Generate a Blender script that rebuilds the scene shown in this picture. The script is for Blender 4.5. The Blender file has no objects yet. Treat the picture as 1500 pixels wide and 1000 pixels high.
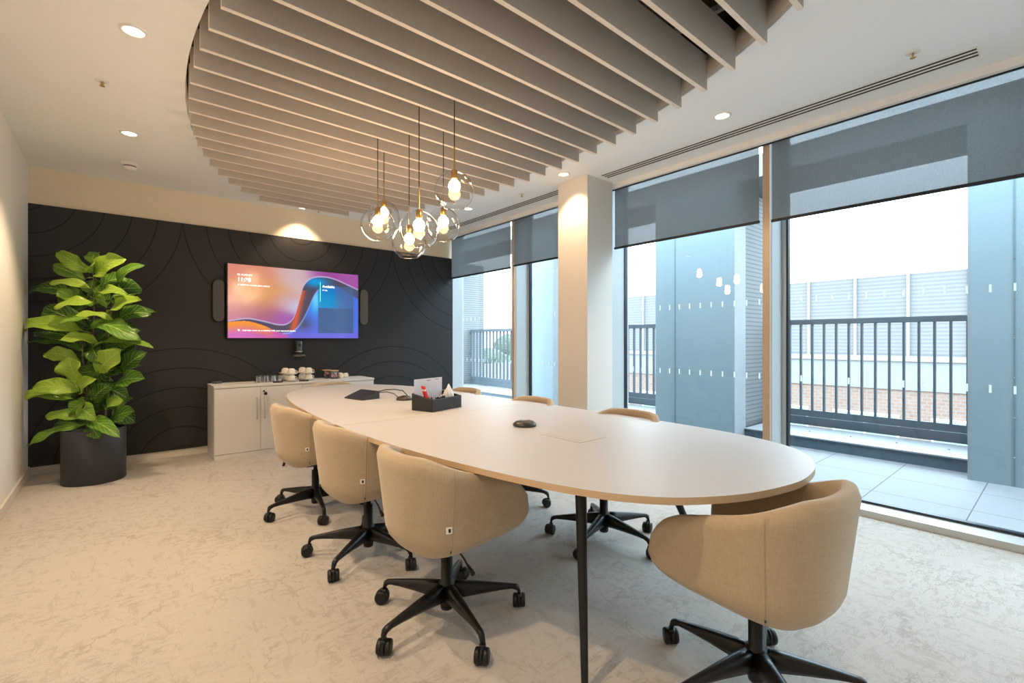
import bpy, bmesh, math, random
from mathutils import Vector, Matrix
random.seed(7)
PI = math.pi
S = bpy.context.scene
C = S.collection
rad = math.radians

# ------------------------------------------------------------------ helpers
def clampc(c): return (c[0], c[1], c[2], 1.0)

def mat(name, col, rough=.5, metal=0., spec=.5, emis=None, estr=0., bump=None, sheen=0., coat=0.):
    m = bpy.data.materials.new(name); m.use_nodes = True
    nt = m.node_tree; b = nt.nodes['Principled BSDF']
    b.inputs['Base Color'].default_value = clampc(col)
    b.inputs['Roughness'].default_value = rough
    b.inputs['Metallic'].default_value = metal
    b.inputs['Specular IOR Level'].default_value = spec
    if sheen: b.inputs['Sheen Weight'].default_value = sheen
    if coat: b.inputs['Coat Weight'].default_value = coat
    if emis:
        b.inputs['Emission Color'].default_value = clampc(emis)
        b.inputs['Emission Strength'].default_value = estr
    if bump:
        n = nt.nodes.new('ShaderNodeTexNoise'); n.inputs['Scale'].default_value = bump[0]; n.inputs['Detail'].default_value = 4
        tc = nt.nodes.new('ShaderNodeTexCoord'); nt.links.new(tc.outputs['Object'], n.inputs['Vector'])
        bp = nt.nodes.new('ShaderNodeBump'); bp.inputs['Strength'].default_value = bump[1]; bp.inputs['Distance'].default_value = bump[2]
        nt.links.new(n.outputs['Fac'], bp.inputs['Height']); nt.links.new(bp.outputs['Normal'], b.inputs['Normal'])
    return m

class NT:
    def __init__(s, m): s.nt = m.node_tree; s.b = s.nt.nodes.get('Principled BSDF')
    def n(s, t, **k):
        x = s.nt.nodes.new(t)
        for a, v in k.items():
            if a in x.inputs.keys(): x.inputs[a].default_value = v
            else: setattr(x, a, v)
        return x
    def l(s, a, b): s.nt.links.new(a, b)
    def math(s, op, a, b=None, c=None):
        x = s.nt.nodes.new('ShaderNodeMath'); x.operation = op
        for i, v in enumerate((a, b, c)):
            if v is None: continue
            if isinstance(v, (int, float)): x.inputs[i].default_value = v
            else: s.l(v, x.inputs[i])
        return x.outputs[0]
    def mix(s, f, a, b, blend='MIX'):
        x = s.nt.nodes.new('ShaderNodeMix'); x.data_type = 'RGBA'; x.blend_type = blend
        for sock, v in ((x.inputs[0], f), (x.inputs[6], a), (x.inputs[7], b)):
            if isinstance(v, (int, float)): sock.default_value = v
            elif isinstance(v, tuple): sock.default_value = clampc(v)
            else: s.l(v, sock)
        return x.outputs[2]
    def ramp(s, f, stops):
        x = s.nt.nodes.new('ShaderNodeValToRGB'); s.l(f, x.inputs[0])
        e = x.color_ramp.elements
        while len(e) < len(stops): e.new(.5)
        for i, (p, c) in enumerate(stops):
            e[i].position = p; e[i].color = clampc(c) if isinstance(c, tuple) else (c, c, c, 1)
        return x.outputs[0]

class MB:
    """collects shapes into one mesh"""
    def __init__(s): s.v = []; s.f = []; s.m = []; s.sm = []
    def add(s, vs, fs, mi=0, sm=False):
        o = len(s.v); s.v += [tuple(p) for p in vs]
        for f in fs: s.f.append(tuple(i + o for i in f)); s.m.append(mi); s.sm.append(sm)
        return s
    def box(s, a, b, mi=0, M=None):
        x0, y0, z0 = a; x1, y1, z1 = b
        vs = [Vector(p) for p in ((x0,y0,z0),(x1,y0,z0),(x1,y1,z0),(x0,y1,z0),(x0,y0,z1),(x1,y0,z1),(x1,y1,z1),(x0,y1,z1))]
        if M: vs = [M @ p for p in vs]
        return s.add(vs, [(0,3,2,1),(4,5,6,7),(0,1,5,4),(1,2,6,5),(2,3,7,6),(3,0,4,7)], mi)
    def lathe(s, prof, n=32, c=(0,0,0), mi=0, sm=True, M=None, cap=True):
        vs = []; fs = []
        for (r, z) in prof:
            for k in range(n):
                a = 2*PI*k/n; p = Vector((c[0]+r*math.cos(a), c[1]+r*math.sin(a), c[2]+z))
                vs.append(M @ p if M else p)
        for i in range(len(prof)-1):
            for k in range(n):
                k2 = (k+1) % n
                fs.append((i*n+k, i*n+k2, (i+1)*n+k2, (i+1)*n+k))
        s.add(vs, fs, mi, sm)
        if cap:
            if prof[0][0] > 1e-5: s.add([vs[k] for k in range(n)][::-1], [tuple(range(n))], mi)
            if prof[-1][0] > 1e-5: s.add([vs[(len(prof)-1)*n+k] for k in range(n)], [tuple(range(n))], mi)
        return s
    def cyl(s, p0, p1, r0, r1=None, n=16, mi=0):
        p0 = Vector(p0); p1 = Vector(p1); r1 = r0 if r1 is None else r1
        d = p1-p0; q = d.to_track_quat('Z', 'Y').to_matrix().to_4x4(); M = Matrix.Translation(p0) @ q
        return s.lathe([(r0, 0), (r1, d.length)], n, mi=mi, M=M)
    def tube(s, pts, r, n=8, mi=0, closed=False):
        pts = [Vector(p) for p in pts]; N = len(pts); vs = []
        rr = r if isinstance(r, (list, tuple)) else [r]*N
        up = None
        for i, p in enumerate(pts):
            a = pts[(i-1) % N] if (i or closed) else pts[0]; b = pts[(i+1) % N] if (i < N-1 or closed) else pts[-1]
            t = (b-a).normalized()
            if up is None: up = t.orthogonal().normalized()
            up = (up - t*up.dot(t)).normalized(); w = t.cross(up)
            for k in range(n):
                an = 2*PI*k/n; vs.append(p + (up*math.cos(an) + w*math.sin(an))*rr[i])
        fs = []
        for i in range(N if closed else N-1):
            j = (i+1) % N
            for k in range(n):
                k2 = (k+1) % n; fs.append((i*n+k, i*n+k2, j*n+k2, j*n+k))
        if not closed:
            fs.append(tuple(range(n))[::-1]); fs.append(tuple((N-1)*n+k for k in range(n)))
        return s.add(vs, fs, mi, True)
    def prism(s, poly, z0, z1, mi=0, M=None):
        n = len(poly)
        vs = [Vector((x, y, z0)) for x, y in poly] + [Vector((x, y, z1)) for x, y in poly]
        if M: vs = [M @ p for p in vs]
        fs = [tuple(range(n))[::-1], tuple(range(n, 2*n))] + [(i, (i+1) % n, n+(i+1) % n, n+i) for i in range(n)]
        return s.add(vs, fs, mi)
    def build(s, name, mats, parent=None, bevel=0, subsurf=0, kind=None, smooth=None, solid=0):
        me = bpy.data.meshes.new(name); me.from_pydata(s.v, [], s.f)
        for m in (mats if isinstance(mats, (list, tuple)) else [mats]): me.materials.append(m)
        me.polygons.foreach_set('material_index', s.m)
        me.polygons.foreach_set('use_smooth', [bool(x) for x in s.sm] if smooth is None else [smooth]*len(s.f))
        me.update()
        o = bpy.data.objects.new(name, me); C.objects.link(o)
        if parent: o.parent = parent
        if solid:
            k = o.modifiers.new('s', 'SOLIDIFY'); k.thickness = solid; k.offset = 0
        if bevel:
            k = o.modifiers.new('b', 'BEVEL'); k.width = bevel; k.segments = 2; k.limit_method = 'ANGLE'; k.angle_limit = rad(40)
        if subsurf:
            k = o.modifiers.new('ss', 'SUBSURF'); k.levels = subsurf; k.render_levels = subsurf
        if kind: o['kind'] = kind
        return o

def thing(name, label, cat, loc=(0,0,0), rz=0, group=None):
    o = bpy.data.objects.new(name, None); C.objects.link(o)
    o.location = loc; o.rotation_euler = (0,0,rz); o['label'] = label; o['category'] = cat
    o.empty_display_size = .1
    if group: o['group'] = group
    return o
def tag(o, label, cat, group=None):
    o['label'] = label; o['category'] = cat
    if group: o['group'] = group
    return o
def at(o, loc, rz=0): o.location = loc; o.rotation_euler = (0,0,rz); return o
def copy_tree(o, parent=None):
    c = o.copy(); C.objects.link(c)
    if parent: c.parent = parent
    for ch in list(o.children): copy_tree(ch, c)
    return c
def text(name, body, size, m, loc, rot, parent=None, depth=.0005, align='LEFT', bold=0.):
    cu = bpy.data.curves.new(name, 'FONT'); cu.body = body; cu.size = size; cu.extrude = depth; cu.align_x = align; cu.offset = bold
    t = bpy.data.objects.new(name, cu); C.objects.link(t)
    dg = bpy.context.evaluated_depsgraph_get(); me = bpy.data.meshes.new_from_object(t.evaluated_get(dg))
    bpy.data.objects.remove(t); bpy.data.curves.remove(cu)
    me.materials.clear(); me.materials.append(m)
    o = bpy.data.objects.new(name, me); C.objects.link(o); o.location = loc; o.rotation_euler = rot
    if parent: o.parent = parent
    return o

# ------------------------------------------------------------------ camera
F = 688.; YH = 498.; YAW = math.atan(580/688.); CH = 1.25
SN, CS = math.sin(YAW), math.cos(YAW)
cd = bpy.data.cameras.new('camera'); cam = bpy.data.objects.new('camera', cd); C.objects.link(cam)
cam.location = (0, 0, CH); cam.rotation_euler = (PI/2, 0, -YAW)
cd.sensor_width = 36; cd.lens = F/1500*36; cd.shift_y = -2/1500; cd.clip_start = .05; cd.clip_end = 400
S.camera = cam

# ------------------------------------------------------------------ materials
WHITE = mat('white_paint', (.80,.77,.72), .75)
CEIL = mat('ceiling_paint', (.84,.84,.83), .85)
BACKW = mat('back_wall_paint', (.72,.63,.48), .8)
SKIRT = mat('skirting_paint', (.66,.62,.55), .5)
DARKPL = mat('plenum_dark', (.05,.04,.035), .9)
MDF = mat('recess_fascia', (.62,.56,.48), .8)
GREYPOWDER = mat('rail_powder_coat', (.08,.105,.125), .5, .0)
BLACKMET = mat('black_powder_coat', (.006,.006,.007), .36, .0, .4)
BLACKPL = mat('black_plastic', (.008,.008,.009), .42, 0, .4)
FRAMEW = mat('window_frame_white', (.50,.54,.55), .4)
GASKET = mat('gasket_black', (.01,.014,.02), .4)
BRASS = mat('brushed_brass', (.62,.38,.12), .28, 1.)
STEEL = mat('brushed_steel', (.55,.55,.55), .3, 1.)
LAMIN = mat('white_laminate', (.66,.64,.61), .42)
PORC = mat('porcelain', (.80,.75,.66), .2)
EDGE = mat('tabletop_edge', (.55,.40,.25), .5)

# carpet
def carpet():
    m = mat('carpet', (.6,.56,.5), .95, 0, .1); t = NT(m)
    tc = t.n('ShaderNodeTexCoord')
    def mp(sc, rot=0.):
        x = t.n('ShaderNodeMapping'); x.inputs['Scale'].default_value = sc; x.inputs['Rotation'].default_value = (0,0,rot)
        t.l(tc.outputs['Object'], x.inputs['Vector']); return x.outputs[0]
    big = t.n('ShaderNodeTexNoise', Scale=1.6, Detail=4., Roughness=.6); t.l(mp((1,1,1)), big.inputs['Vector'])
    def scratch(sc, rot, scale, lo, hi):
        n = t.n('ShaderNodeTexNoise', Scale=scale, Detail=7., Roughness=.72, Distortion=.6); t.l(mp(sc, rot), n.inputs['Vector'])
        return t.ramp(n.outputs['Fac'], [(0, 0.), (lo, 0.), (hi, 1.), (1, 1.)])
    s1 = scratch((1.0,2.2,1), .3, 15., .525, .57)
    s2 = scratch((2.4,.8,1), .25, 9., .55, .59)
    patch = t.ramp(big.outputs['Fac'], [(.42, 0.), (.58, 1.)])
    s1 = t.math('MULTIPLY', s1, t.math('ADD', t.math('MULTIPLY', patch, .8), .2))
    dn = t.n('ShaderNodeTexNoise', Scale=2.5, Detail=5., Roughness=.7); t.l(mp((1,1,1)), dn.inputs['Vector'])
    dv = t.n('ShaderNodeVectorMath'); dv.operation = 'MULTIPLY_ADD'
    t.l(dn.outputs['Color'], dv.inputs[0]); dv.inputs[1].default_value = (.45,.45,.45); t.l(mp((1,.75,1), .4), dv.inputs[2])
    vo = t.n('ShaderNodeTexVoronoi', Scale=1.25); vo.feature = 'DISTANCE_TO_EDGE'; t.l(dv.outputs[0], vo.inputs['Vector'])
    crack = t.ramp(vo.outputs['Distance'], [(0, 1.), (.004, .8), (.013, 0.), (1, 0.)])
    crack = t.math('MULTIPLY', crack, t.ramp(dn.outputs['Fac'], [(.45, 0.), (.53, 1.)]))
    fine = t.n('ShaderNodeTexNoise', Scale=260., Detail=2.); t.l(tc.outputs['Object'], fine.inputs['Vector'])
    c = t.mix(t.math('MULTIPLY', s1, .6), (.53,.51,.48), (.38,.355,.32))
    c = t.mix(t.math('MULTIPLY', s2, .5), c, (.40,.37,.32))
    c = t.mix(t.math('MULTIPLY', crack, .6), c, (.33,.30,.26))
    c = t.mix(t.ramp(fine.outputs['Fac'], [(.3, .28), (.7, 0.)]), c, (.30,.27,.23))
    t.l(c, t.b.inputs['Base Color'])
    bp = t.n('ShaderNodeBump', Strength=.6, Distance=.004)
    h = t.math('SUBTRACT', fine.outputs['Fac'], t.math('MULTIPLY', s1, .3))
    t.l(h, bp.inputs['Height']); t.l(bp.outputs['Normal'], t.b.inputs['Normal'])
    return m
CARPET = carpet()

def ring_wall():
    m = mat('black_ring_panel', (.02,.018,.018), .5, 0, .35); t = NT(m)
    tc = t.n('ShaderNodeTexCoord'); sp = t.n('ShaderNodeSeparateXYZ'); t.l(tc.outputs['Object'], sp.inputs[0])
    X, Z = sp.outputs['X'], sp.outputs['Z']; acc = None
    for cx, cz in ((-.67,2.61),(1.77,2.61),(4.21,2.61),(.55,-.06),(2.99,-.06)):
        dx = t.math('SUBTRACT', X, cx); dz = t.math('SUBTRACT', Z, cz)
        d = t.math('SQRT', t.math('ADD', t.math('MULTIPLY', dx, dx), t.math('MULTIPLY', dz, dz)))
        p = t.math('PINGPONG', t.math('ADD', d, .88), .105)
        mk = t.math('MULTIPLY', t.math('LESS_THAN', p, .006), t.math('LESS_THAN', d, 1.226))
        acc = mk if acc is None else t.math('MAXIMUM', acc, mk)
    c = t.mix(acc, (.022,.0212,.0215), (.002,.002,.002)); t.l(c, t.b.inputs['Base Color'])
    bp = t.n('ShaderNodeBump', Strength=1., Distance=.004); bp.invert = True
    t.l(acc, bp.inputs['Height']); t.l(bp.outputs['Normal'], t.b.inputs['Normal'])
    return m
RINGW = ring_wall()

def fabric(name, col, col2, sc=220., bumpd=.0012):
    m = mat(name, col, .9, 0, .15, sheen=.25); t = NT(m)
    tc = t.n('ShaderNodeTexCoord')
    a = t.n('ShaderNodeMapping'); a.inputs['Scale'].default_value = (1,1,9); t.l(tc.outputs['Object'], a.inputs['Vector'])
    b = t.n('ShaderNodeMapping'); b.inputs['Scale'].default_value = (9,9,.8); t.l(tc.outputs['Object'], b.inputs['Vector'])
    n1 = t.n('ShaderNodeTexNoise', Scale=22., Detail=5., Roughness=.65); t.l(a.outputs[0], n1.inputs['Vector'])
    n2 = t.n('ShaderNodeTexNoise', Scale=22., Detail=5., Roughness=.65); t.l(b.outputs[0], n2.inputs['Vector'])
    w = t.math('ADD', t.math('MULTIPLY', n1.outputs['Fac'], .5), t.math('MULTIPLY', n2.outputs['Fac'], .5))
    t.l(t.mix(t.ramp(w, [(.25, 0.), (.75, 1.)]), col, col2), t.b.inputs['Base Color'])
    bp = t.n('ShaderNodeBump', Strength=.5, Distance=bumpd); t.l(w, bp.inputs['Height']); t.l(bp.outputs['Normal'], t.b.inputs['Normal'])
    return m
FABRIC = fabric('beige_woven_fabric', (.385,.305,.205), (.505,.41,.295))

def felt():
    m = mat('grey_felt', (.30,.265,.225), .95, 0, .1); t = NT(m)
    tc = t.n('ShaderNodeTexCoord'); n = t.n('ShaderNodeTexNoise', Scale=60., Detail=6., Roughness=.75); t.l(tc.outputs['Object'], n.inputs['Vector'])
    t.l(t.mix(n.outputs['Fac'], (.50,.455,.405), (.59,.545,.49)), t.b.inputs['Base Color'])
    return m
FELT = felt()
FELT_EDGE = mat('felt_slat_cut_edge', (.74,.66,.57), .9)

def thin_glass(name, tint, gl=1.0, rough=.0, ior=1.5):
    m = bpy.data.materials.new(name); m.use_nodes = True; nt = m.node_tree; nt.nodes.clear(); t = NT(m)
    out = t.n('ShaderNodeOutputMaterial'); tr = t.n('ShaderNodeBsdfTransparent'); tr.inputs['Color'].default_value = clampc(tint)
    g = t.n('ShaderNodeBsdfGlossy', Roughness=rough); lw = t.n('ShaderNodeLayerWeight', Blend=.5)
    f5 = t.math('ADD', t.math('MULTIPLY', t.math('POWER', lw.outputs['Facing'], 4.), .9), .045)
    mx = t.n('ShaderNodeMixShader'); t.l(t.math('MULTIPLY', f5, gl), mx.inputs[0])
    t.l(tr.outputs[0], mx.inputs[1]); t.l(g.outputs[0], mx.inputs[2]); t.l(mx.outputs[0], out.inputs['Surface'])
    return m
GLASS = thin_glass('window_glass', (.86,.95,.98), .9)
GLOBE = thin_glass('clear_globe_glass', (.985,.975,.96), 1.5)
TUMBLER = thin_glass('tumbler_glass', (.95,.95,.95), 4.)

def blind_mat():
    m = bpy.data.materials.new('blind_mesh_fabric'); m.use_nodes = True; nt = m.node_tree; nt.nodes.clear(); t = NT(m)
    out = t.n('ShaderNodeOutputMaterial'); tr = t.n('ShaderNodeBsdfTransparent', Color=(1,1,1,1))
    df = t.n('ShaderNodeBsdfDiffuse'); tl = t.n('ShaderNodeBsdfTranslucent')
    tc = t.n('ShaderNodeTexCoord'); n = t.n('ShaderNodeTexNoise', Scale=90., Detail=3.); t.l(tc.outputs['Object'], n.inputs['Vector'])
    c = t.mix(n.outputs['Fac'], (.088,.096,.098), (.135,.144,.147)); t.l(c, df.inputs['Color']); t.l(c, tl.inputs['Color'])
    a = t.n('ShaderNodeAddShader'); t.l(df.outputs[0], a.inputs[0]); t.l(tl.outputs[0], a.inputs[1])
    mx = t.n('ShaderNodeMixShader'); mx.inputs[0].default_value = .80
    t.l(tr.outputs[0], mx.inputs[1]); t.l(a.outputs[0], mx.inputs[2]); t.l(mx.outputs[0], out.inputs['Surface'])
    return m
BLIND = blind_mat()

# ------------------------------------------------------------------ room shell
XL, YB, ZC = -.62, 6.2, 2.865
YF = -2.6
MB().box((XL-.2, YF-.2, -.12), (4.07, YB+.2, 0)).build('floor', CARPET, kind='structure')
MB().box((XL-.15, YF, 0), (XL, YB+.15, 3.4)).build('wall_left', WHITE, kind='structure')
MB().box((XL, YB, 0), (4.0, YB+.15, 3.4)).build('wall_back', BACKW, kind='structure')
MB().box((XL-.15, YF-.15, 0), (4.3, YF, 3.4)).build('wall_front', WHITE, kind='structure')
MB().box((XL, YB-.025, .075), (4.0, YB-.001, 2.513)).build('wall_panel_black', RINGW, kind='structure')
MB().box((XL+.002, YB-.014, 0), (4.0, YB-.002, .075)).build('baseboard_back', SKIRT, kind='structure')
MB().box((XL, YF, 0), (XL+.014, YB-.03, .085)).build('baseboard_left', SKIRT, kind='structure')
# free-standing column by the window
MB().box((3.51, 3.025, 0), (3.90, 3.42, ZC)).build('wall_column', mat('column_paint', (.72,.68,.62), .7), kind='structure')

# ceiling with an oval opening
OCX, OCY, OA, OB = 1.70, 3.15, 1.385, 2.80
def ceiling():
    N = 128; x0, x1, y0, y1 = XL, 3.93, YF, YB
    el = []; rc = []
    angs = [2*PI*k/N for k in range(N)]
    for cxn, cyn in ((x0,y0),(x1,y0),(x1,y1),(x0,y1)): angs.append(math.atan2((cyn-OCY)/OB, (cxn-OCX)/OA) % (2*PI))
    angs = sorted(set(round(a, 6) for a in angs)); N = len(angs)
    for a in angs:
        c, s = math.cos(a)*OA, math.sin(a)*OB
        el.append((OCX+c, OCY+s))
        ts = []
        if c > 1e-9: ts.append((x1-OCX)/c)
        if c < -1e-9: ts.append((x0-OCX)/c)
        if s > 1e-9: ts.append((y1-OCY)/s)
        if s < -1e-9: ts.append((y0-OCY)/s)
        t = min(ts); rc.append((OCX+c*t, OCY+s*t))
    b = MB()
    for z, fl in ((ZC, 1), (ZC+.03, 0)):
        vs = [(x, y, z) for x, y in el] + [(x, y, z) for x, y in rc]
        fs = [(i, (i+1) % N, N+(i+1) % N, N+i) for i in range(N)]
        if not fl: fs = [f[::-1] for f in fs]
        b.add(vs, fs)
    b.add([(x, y, ZC) for x, y in el]+[(x, y, ZC+.03) for x, y in el], [(i, N+i, N+(i+1) % N, (i+1) % N) for i in range(N)])
    b.build('ceiling', CEIL, kind='structure')
    w = MB(); h = 3.02
    w.add([(x, y, ZC+.03) for x, y in el]+[(x, y, h) for x, y in el], [(i, N+i, N+(i+1) % N, (i+1) % N) for i in range(N)], 0, True)
    w.build('trim_1', MDF, kind='structure', solid=.012)
ceiling()
MB().box((XL, YF, 3.4), (4.3, YB+.15, 3.5)).build('ceiling_void', DARKPL, kind='structure')
# ceiling pocket strip for the blinds + upstand
MB().box((3.93, YF, 2.818), (3.968, YB, 2.97)).box((3.969, YF, 2.806), (3.974, YB, 2.97), 1).box((3.97, YF, 2.97), (4.23, YB+.2, 3.4)).build('trim_2', [CEIL, GASKET], kind='structure')
MB().box((3.90, 3.12, 0), (4.24, 3.46, 2.96)).build('wall_column_infill', FRAMEW, kind='structure')

# window wall
GX = 4.26
def window(n, ya, yb, jl=True, jr=True):
    """ya<yb along the wall; frame + pane"""
    b = MB()
    b.box((GX-.03, ya, .0), (GX+.05, yb, .05)).box((GX-.03, ya, 2.965), (GX+.05, yb, 3.05))
    b.box((GX-.03, ya, .05), (GX+.05, ya+.035, 2.965)).box((GX-.03, yb-.035, .05), (GX+.05, yb, 2.965))
    o = b.build('window_%d' % n, FRAMEW, kind='structure')
    g = MB(); w = .016; X = GX-.034
    g.box((X, ya+.035, .05), (GX+.01, ya+.035+w, 2.965)).box((X, yb-.035-w, .05), (GX+.01, yb-.035, 2.965))
    g.box((X, ya+.035, .05), (GX+.01, yb-.035, .05+w)).box((X, ya+.035, 2.95), (GX+.01, yb-.035, 2.965))
    g.build('gasket', GASKET, o)
    p = MB().add([(GX, ya+.03, .04), (GX, yb-.03, .04), (GX, yb-.03, 2.97), (GX, ya+.03, 2.97)], [(0,1,2,3)]).build('glass_pane', GLASS, o)
    k = MB(); y = math.ceil((ya+.1)/.108)*.108+.0
    while y < yb-.06:
        for z in (.915, 1.555):
            k.box((GX-.0025, y-.006, z), (GX-.001, y+.006, z+.05))
        y += .108
    k.build('safety_marking', mat_mark, p)
    return o
mat_mark = mat('white_glass_marking', (.85,.9,.93), .5)
_t = NT(mat_mark); _tl = _t.n('ShaderNodeBsdfTranslucent', Color=(.9,.95,.97,1)); _mx = _t.n('ShaderNodeMixShader'); _mx.inputs[0].default_value = .6
_t.l(_t.b.outputs[0], _mx.inputs[1]); _t.l(_tl.outputs[0], _mx.inputs[2]); _t.l(_mx.outputs[0], mat_mark.node_tree.nodes['Material Output'].inputs['Surface'])
window(1, 4.76, 6.37); window(2, 3.40, 4.70); window(3, 1.60, 3.16); window(4, .06, 1.54); window(5, -1.48, .0); window(6, -2.6, -1.54)
# mullions, plate on the room side
for i, (ya, yb) in enumerate(((4.69,4.745),(1.54,1.60),(.0,.06),(-1.54,-1.48))):
    b = MB().box((4.03, ya, 0), (GX+.02, yb, 2.95)).box((3.995, ya+.003, 0), (4.03, yb-.003, 2.95), 1)
    b.build('trim_%d' % (i+4), [FRAMEW, mat('mullion_beige_%d' % i, (.50,.38,.27), .5)], kind='structure')
MB().box((4.0, YB+.10, 0), (GX+.03, YB+.2, 2.95)).build('trim_8', FRAMEW, kind='structure')
# continuous sill upstand
MB().box((4.055, YF, 0), (GX-.03, YB+.2, .047)).build('trim_9', mat('sill_white', (.55,.57,.56), .4), kind='structure')

# roller blinds
def blind(ya, yb, zb, label):
    t = thing('roller_blind', label, 'blind', (3.98, (ya+yb)/2, zb), 0, 'roller blinds along the window wall')
    h = (yb-ya)/2; top = 2.865-zb
    MB().box((-.0006, -h+.006, .0), (.0006, h-.006, top)).build('blind_fabric', BLIND, t)
    MB().box((-.009, -h, -.010), (.009, h, .012)).build('bottom_bar', GASKET, t, bevel=.003)
    MB().cyl((.014, -h, top+.03), (.014, h, top+.03), .026, n=20).build('roller_tube', GASKET, t)
    return t
blind(4.745, 6.18, 2.205, 'grey mesh roller blind half lowered in the window beside the black wall')
blind(3.43, 4.68, 2.22, 'narrow grey mesh roller blind between the thin mullion and the square column')
blind(1.612, 3.06, 2.205, 'grey mesh roller blind between the square column and the beige mullion')
blind(.07, 1.525, 2.195, 'wide grey mesh roller blind nearest the camera, right of the beige mullion')
blind(-1.47, -.01, 2.195, 'grey mesh roller blind behind the camera position, out of frame')

# ------------------------------------------------------------------ baffle raft
raft = thing('baffle_ceiling_raft', 'oval ceiling raft of parallel grey felt baffles over the table', 'ceiling baffles', (OCX, OCY, 2.783))
k0 = -12
for k in range(k0, 13):
    y = 3.150+.2145*k+.013
    q = 1-((y-OCY)/2.775)**2
    if q <= .02: continue
    hx = 1.365*math.sqrt(q)
    b = MB().box((-hx, y-OCY-.0125, .0015), (hx, y-OCY+.0125, .215)).box((-hx-.0005, y-OCY-.013, 0), (hx+.0005, y-OCY+.013, .002), 1)
    b.box((-hx-.001, y-OCY-.0125, .0015), (-hx, y-OCY+.0125, .215), 1)
    b.build('slat', [FELT, FELT_EDGE], raft)
for x in (-.75, .75): MB().box((x-.015, -2.2, .215), (x+.015, 2.2, .245)).build('carrier_rail', STEEL, raft)
for x in (-.75, .75):
    for y in (-1.8, 0, 1.8): MB().cyl((x, y, .24), (x, y, .617), .004, n=6).build('hanger_rod', STEEL, raft)
tag(MB().tube([(2.6,-.6,3.2),(2.3,.4,3.2),(2.15,1.3,3.2),(2.2,2.4,3.2),(2.1,4.2,3.2)], .09, 16).build('air_duct', mat('duct_foil', (.35,.37,.38), .3, .9)),
    'silver flexible air duct in the dark void above the baffles', 'duct')
tag(MB().box((1.0,-1.5,3.12),(1.16,5.5,3.135)).box((1.0,-1.5,3.12),(1.01,5.5,3.17)).box((1.15,-1.5,3.12),(1.16,5.5,3.17)).build('cable_tray', STEEL),
    'metal cable tray hidden in the void above the baffles', 'cable tray')

# ------------------------------------------------------------------ ceiling fixtures
WARM = (1.0, .73, .47)
LENS = mat('downlight_lens', (1,1,1), .5, emis=(1,.88,.70), estr=5)
RINGM = mat('downlight_ring_white', (.8,.77,.72), .4)
def downlight(x, y, label, power=60, seen=True):
    t = thing('recessed_downlight', label, 'downlight', (x, y, ZC), 0, 'round recessed ceiling downlights')
    MB().lathe([(.046,-.001),(.047,-.007),(.058,-.006),(.064,-.002),(.066,.001)], 40, cap=False).build('trim_ring', RINGM, t)
    MB().lathe([(.0001,-.004),(.030,-.004),(.046,-.002)], 32, cap=False).build('lens', LENS, t)
    ld = bpy.data.lights.new('downlight_beam', 'SPOT'); ld.energy = power; ld.color = WARM; ld.spot_size = rad(104); ld.spot_blend = .55; ld.shadow_soft_size = .04
    ld.energy = power*(1.75 if x < 1 else .7)*(.4 if y < 1 else 1.)
    lo = bpy.data.objects.new('downlight_beam', ld); C.objects.link(lo); lo.parent = t; lo.location = (0, 0, -.03)
    return t
DP = 46
downlight(.07, 3.15, 'round downlight at the upper left of the ceiling, nearest of the left row', DP)
downlight(.08, 4.73, 'round downlight in the left ceiling between sprinkler and smoke detector', DP)
downlight(3.335, 1.61, 'round downlight beside the long slot diffuser near the windows', DP)
downlight(3.33, 3.17, 'round downlight just in front of the square column', DP)
downlight(3.31, 4.76, 'small round downlight beyond the column near the far windows', DP)
downlight(1.74, 6.02, 'round downlight grazing the wall above the wall screen', 52)
for (x, y) in ((.07,1.57),(3.335,.03),(.07,0),(3.33,-1.5),(.07,-1.5),(1.7,-1.6)):
    downlight(x, y, 'round ceiling downlight behind the camera position, out of frame', DP)

def sprinkler(x, y, label):
    t = thing('ceiling_sprinkler', label, 'sprinkler', (x, y, ZC), 0, 'ceiling sprinklers')
    MB().lathe([(.034,0),(.034,-.003),(.028,-.006),(.008,-.007)], 24, cap=False).build('cover_plate', RINGM, t)
    MB().cyl((0,0,0), (0,0,-.028), .0045).cyl((-.009,0,-.006), (-.004,0,-.03), .0016, n=6).cyl((.009,0,-.006), (.004,0,-.03), .0016, n=6).build('sprinkler_head', BRASS, t)
    MB().lathe([(.0001,-.030),(.014,-.030),(.014,-.0325),(.0001,-.0325)], 16, cap=False).build('deflector', BRASS, t)
sprinkler(-.066, 3.885, 'small sprinkler head in the left ceiling between the two downlights')
sprinkler(3.42, .565, 'sprinkler head beside the near end of the long slot diffuser')
sprinkler(3.43, 3.9, 'small sprinkler head beyond the column near the far slot diffuser')
sprinkler(1.92, 6.0, 'small sprinkler head beside the downlight over the wall screen')
t = thing('smoke_detector', 'white domed smoke detector on the left ceiling near the plant', 'smoke detector', (.096, 5.55, ZC))
MB().lathe([(.062,0),(.062,-.012),(.058,-.015),(.05,-.016)], 32, cap=True).build('mounting_base', RINGM, t)
MB().lathe([(.05,-.016),(.046,-.021),(.046,-.030),(.052,-.033),(.05,-.044),(.03,-.055),(.0001,-.057)], 32, cap=False).build('sensor_dome', RINGM, t)
MB().lathe([(.047,-.0215),(.047,-.0295)], 32, cap=False).build('vent_gap', GASKET, t)

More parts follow.
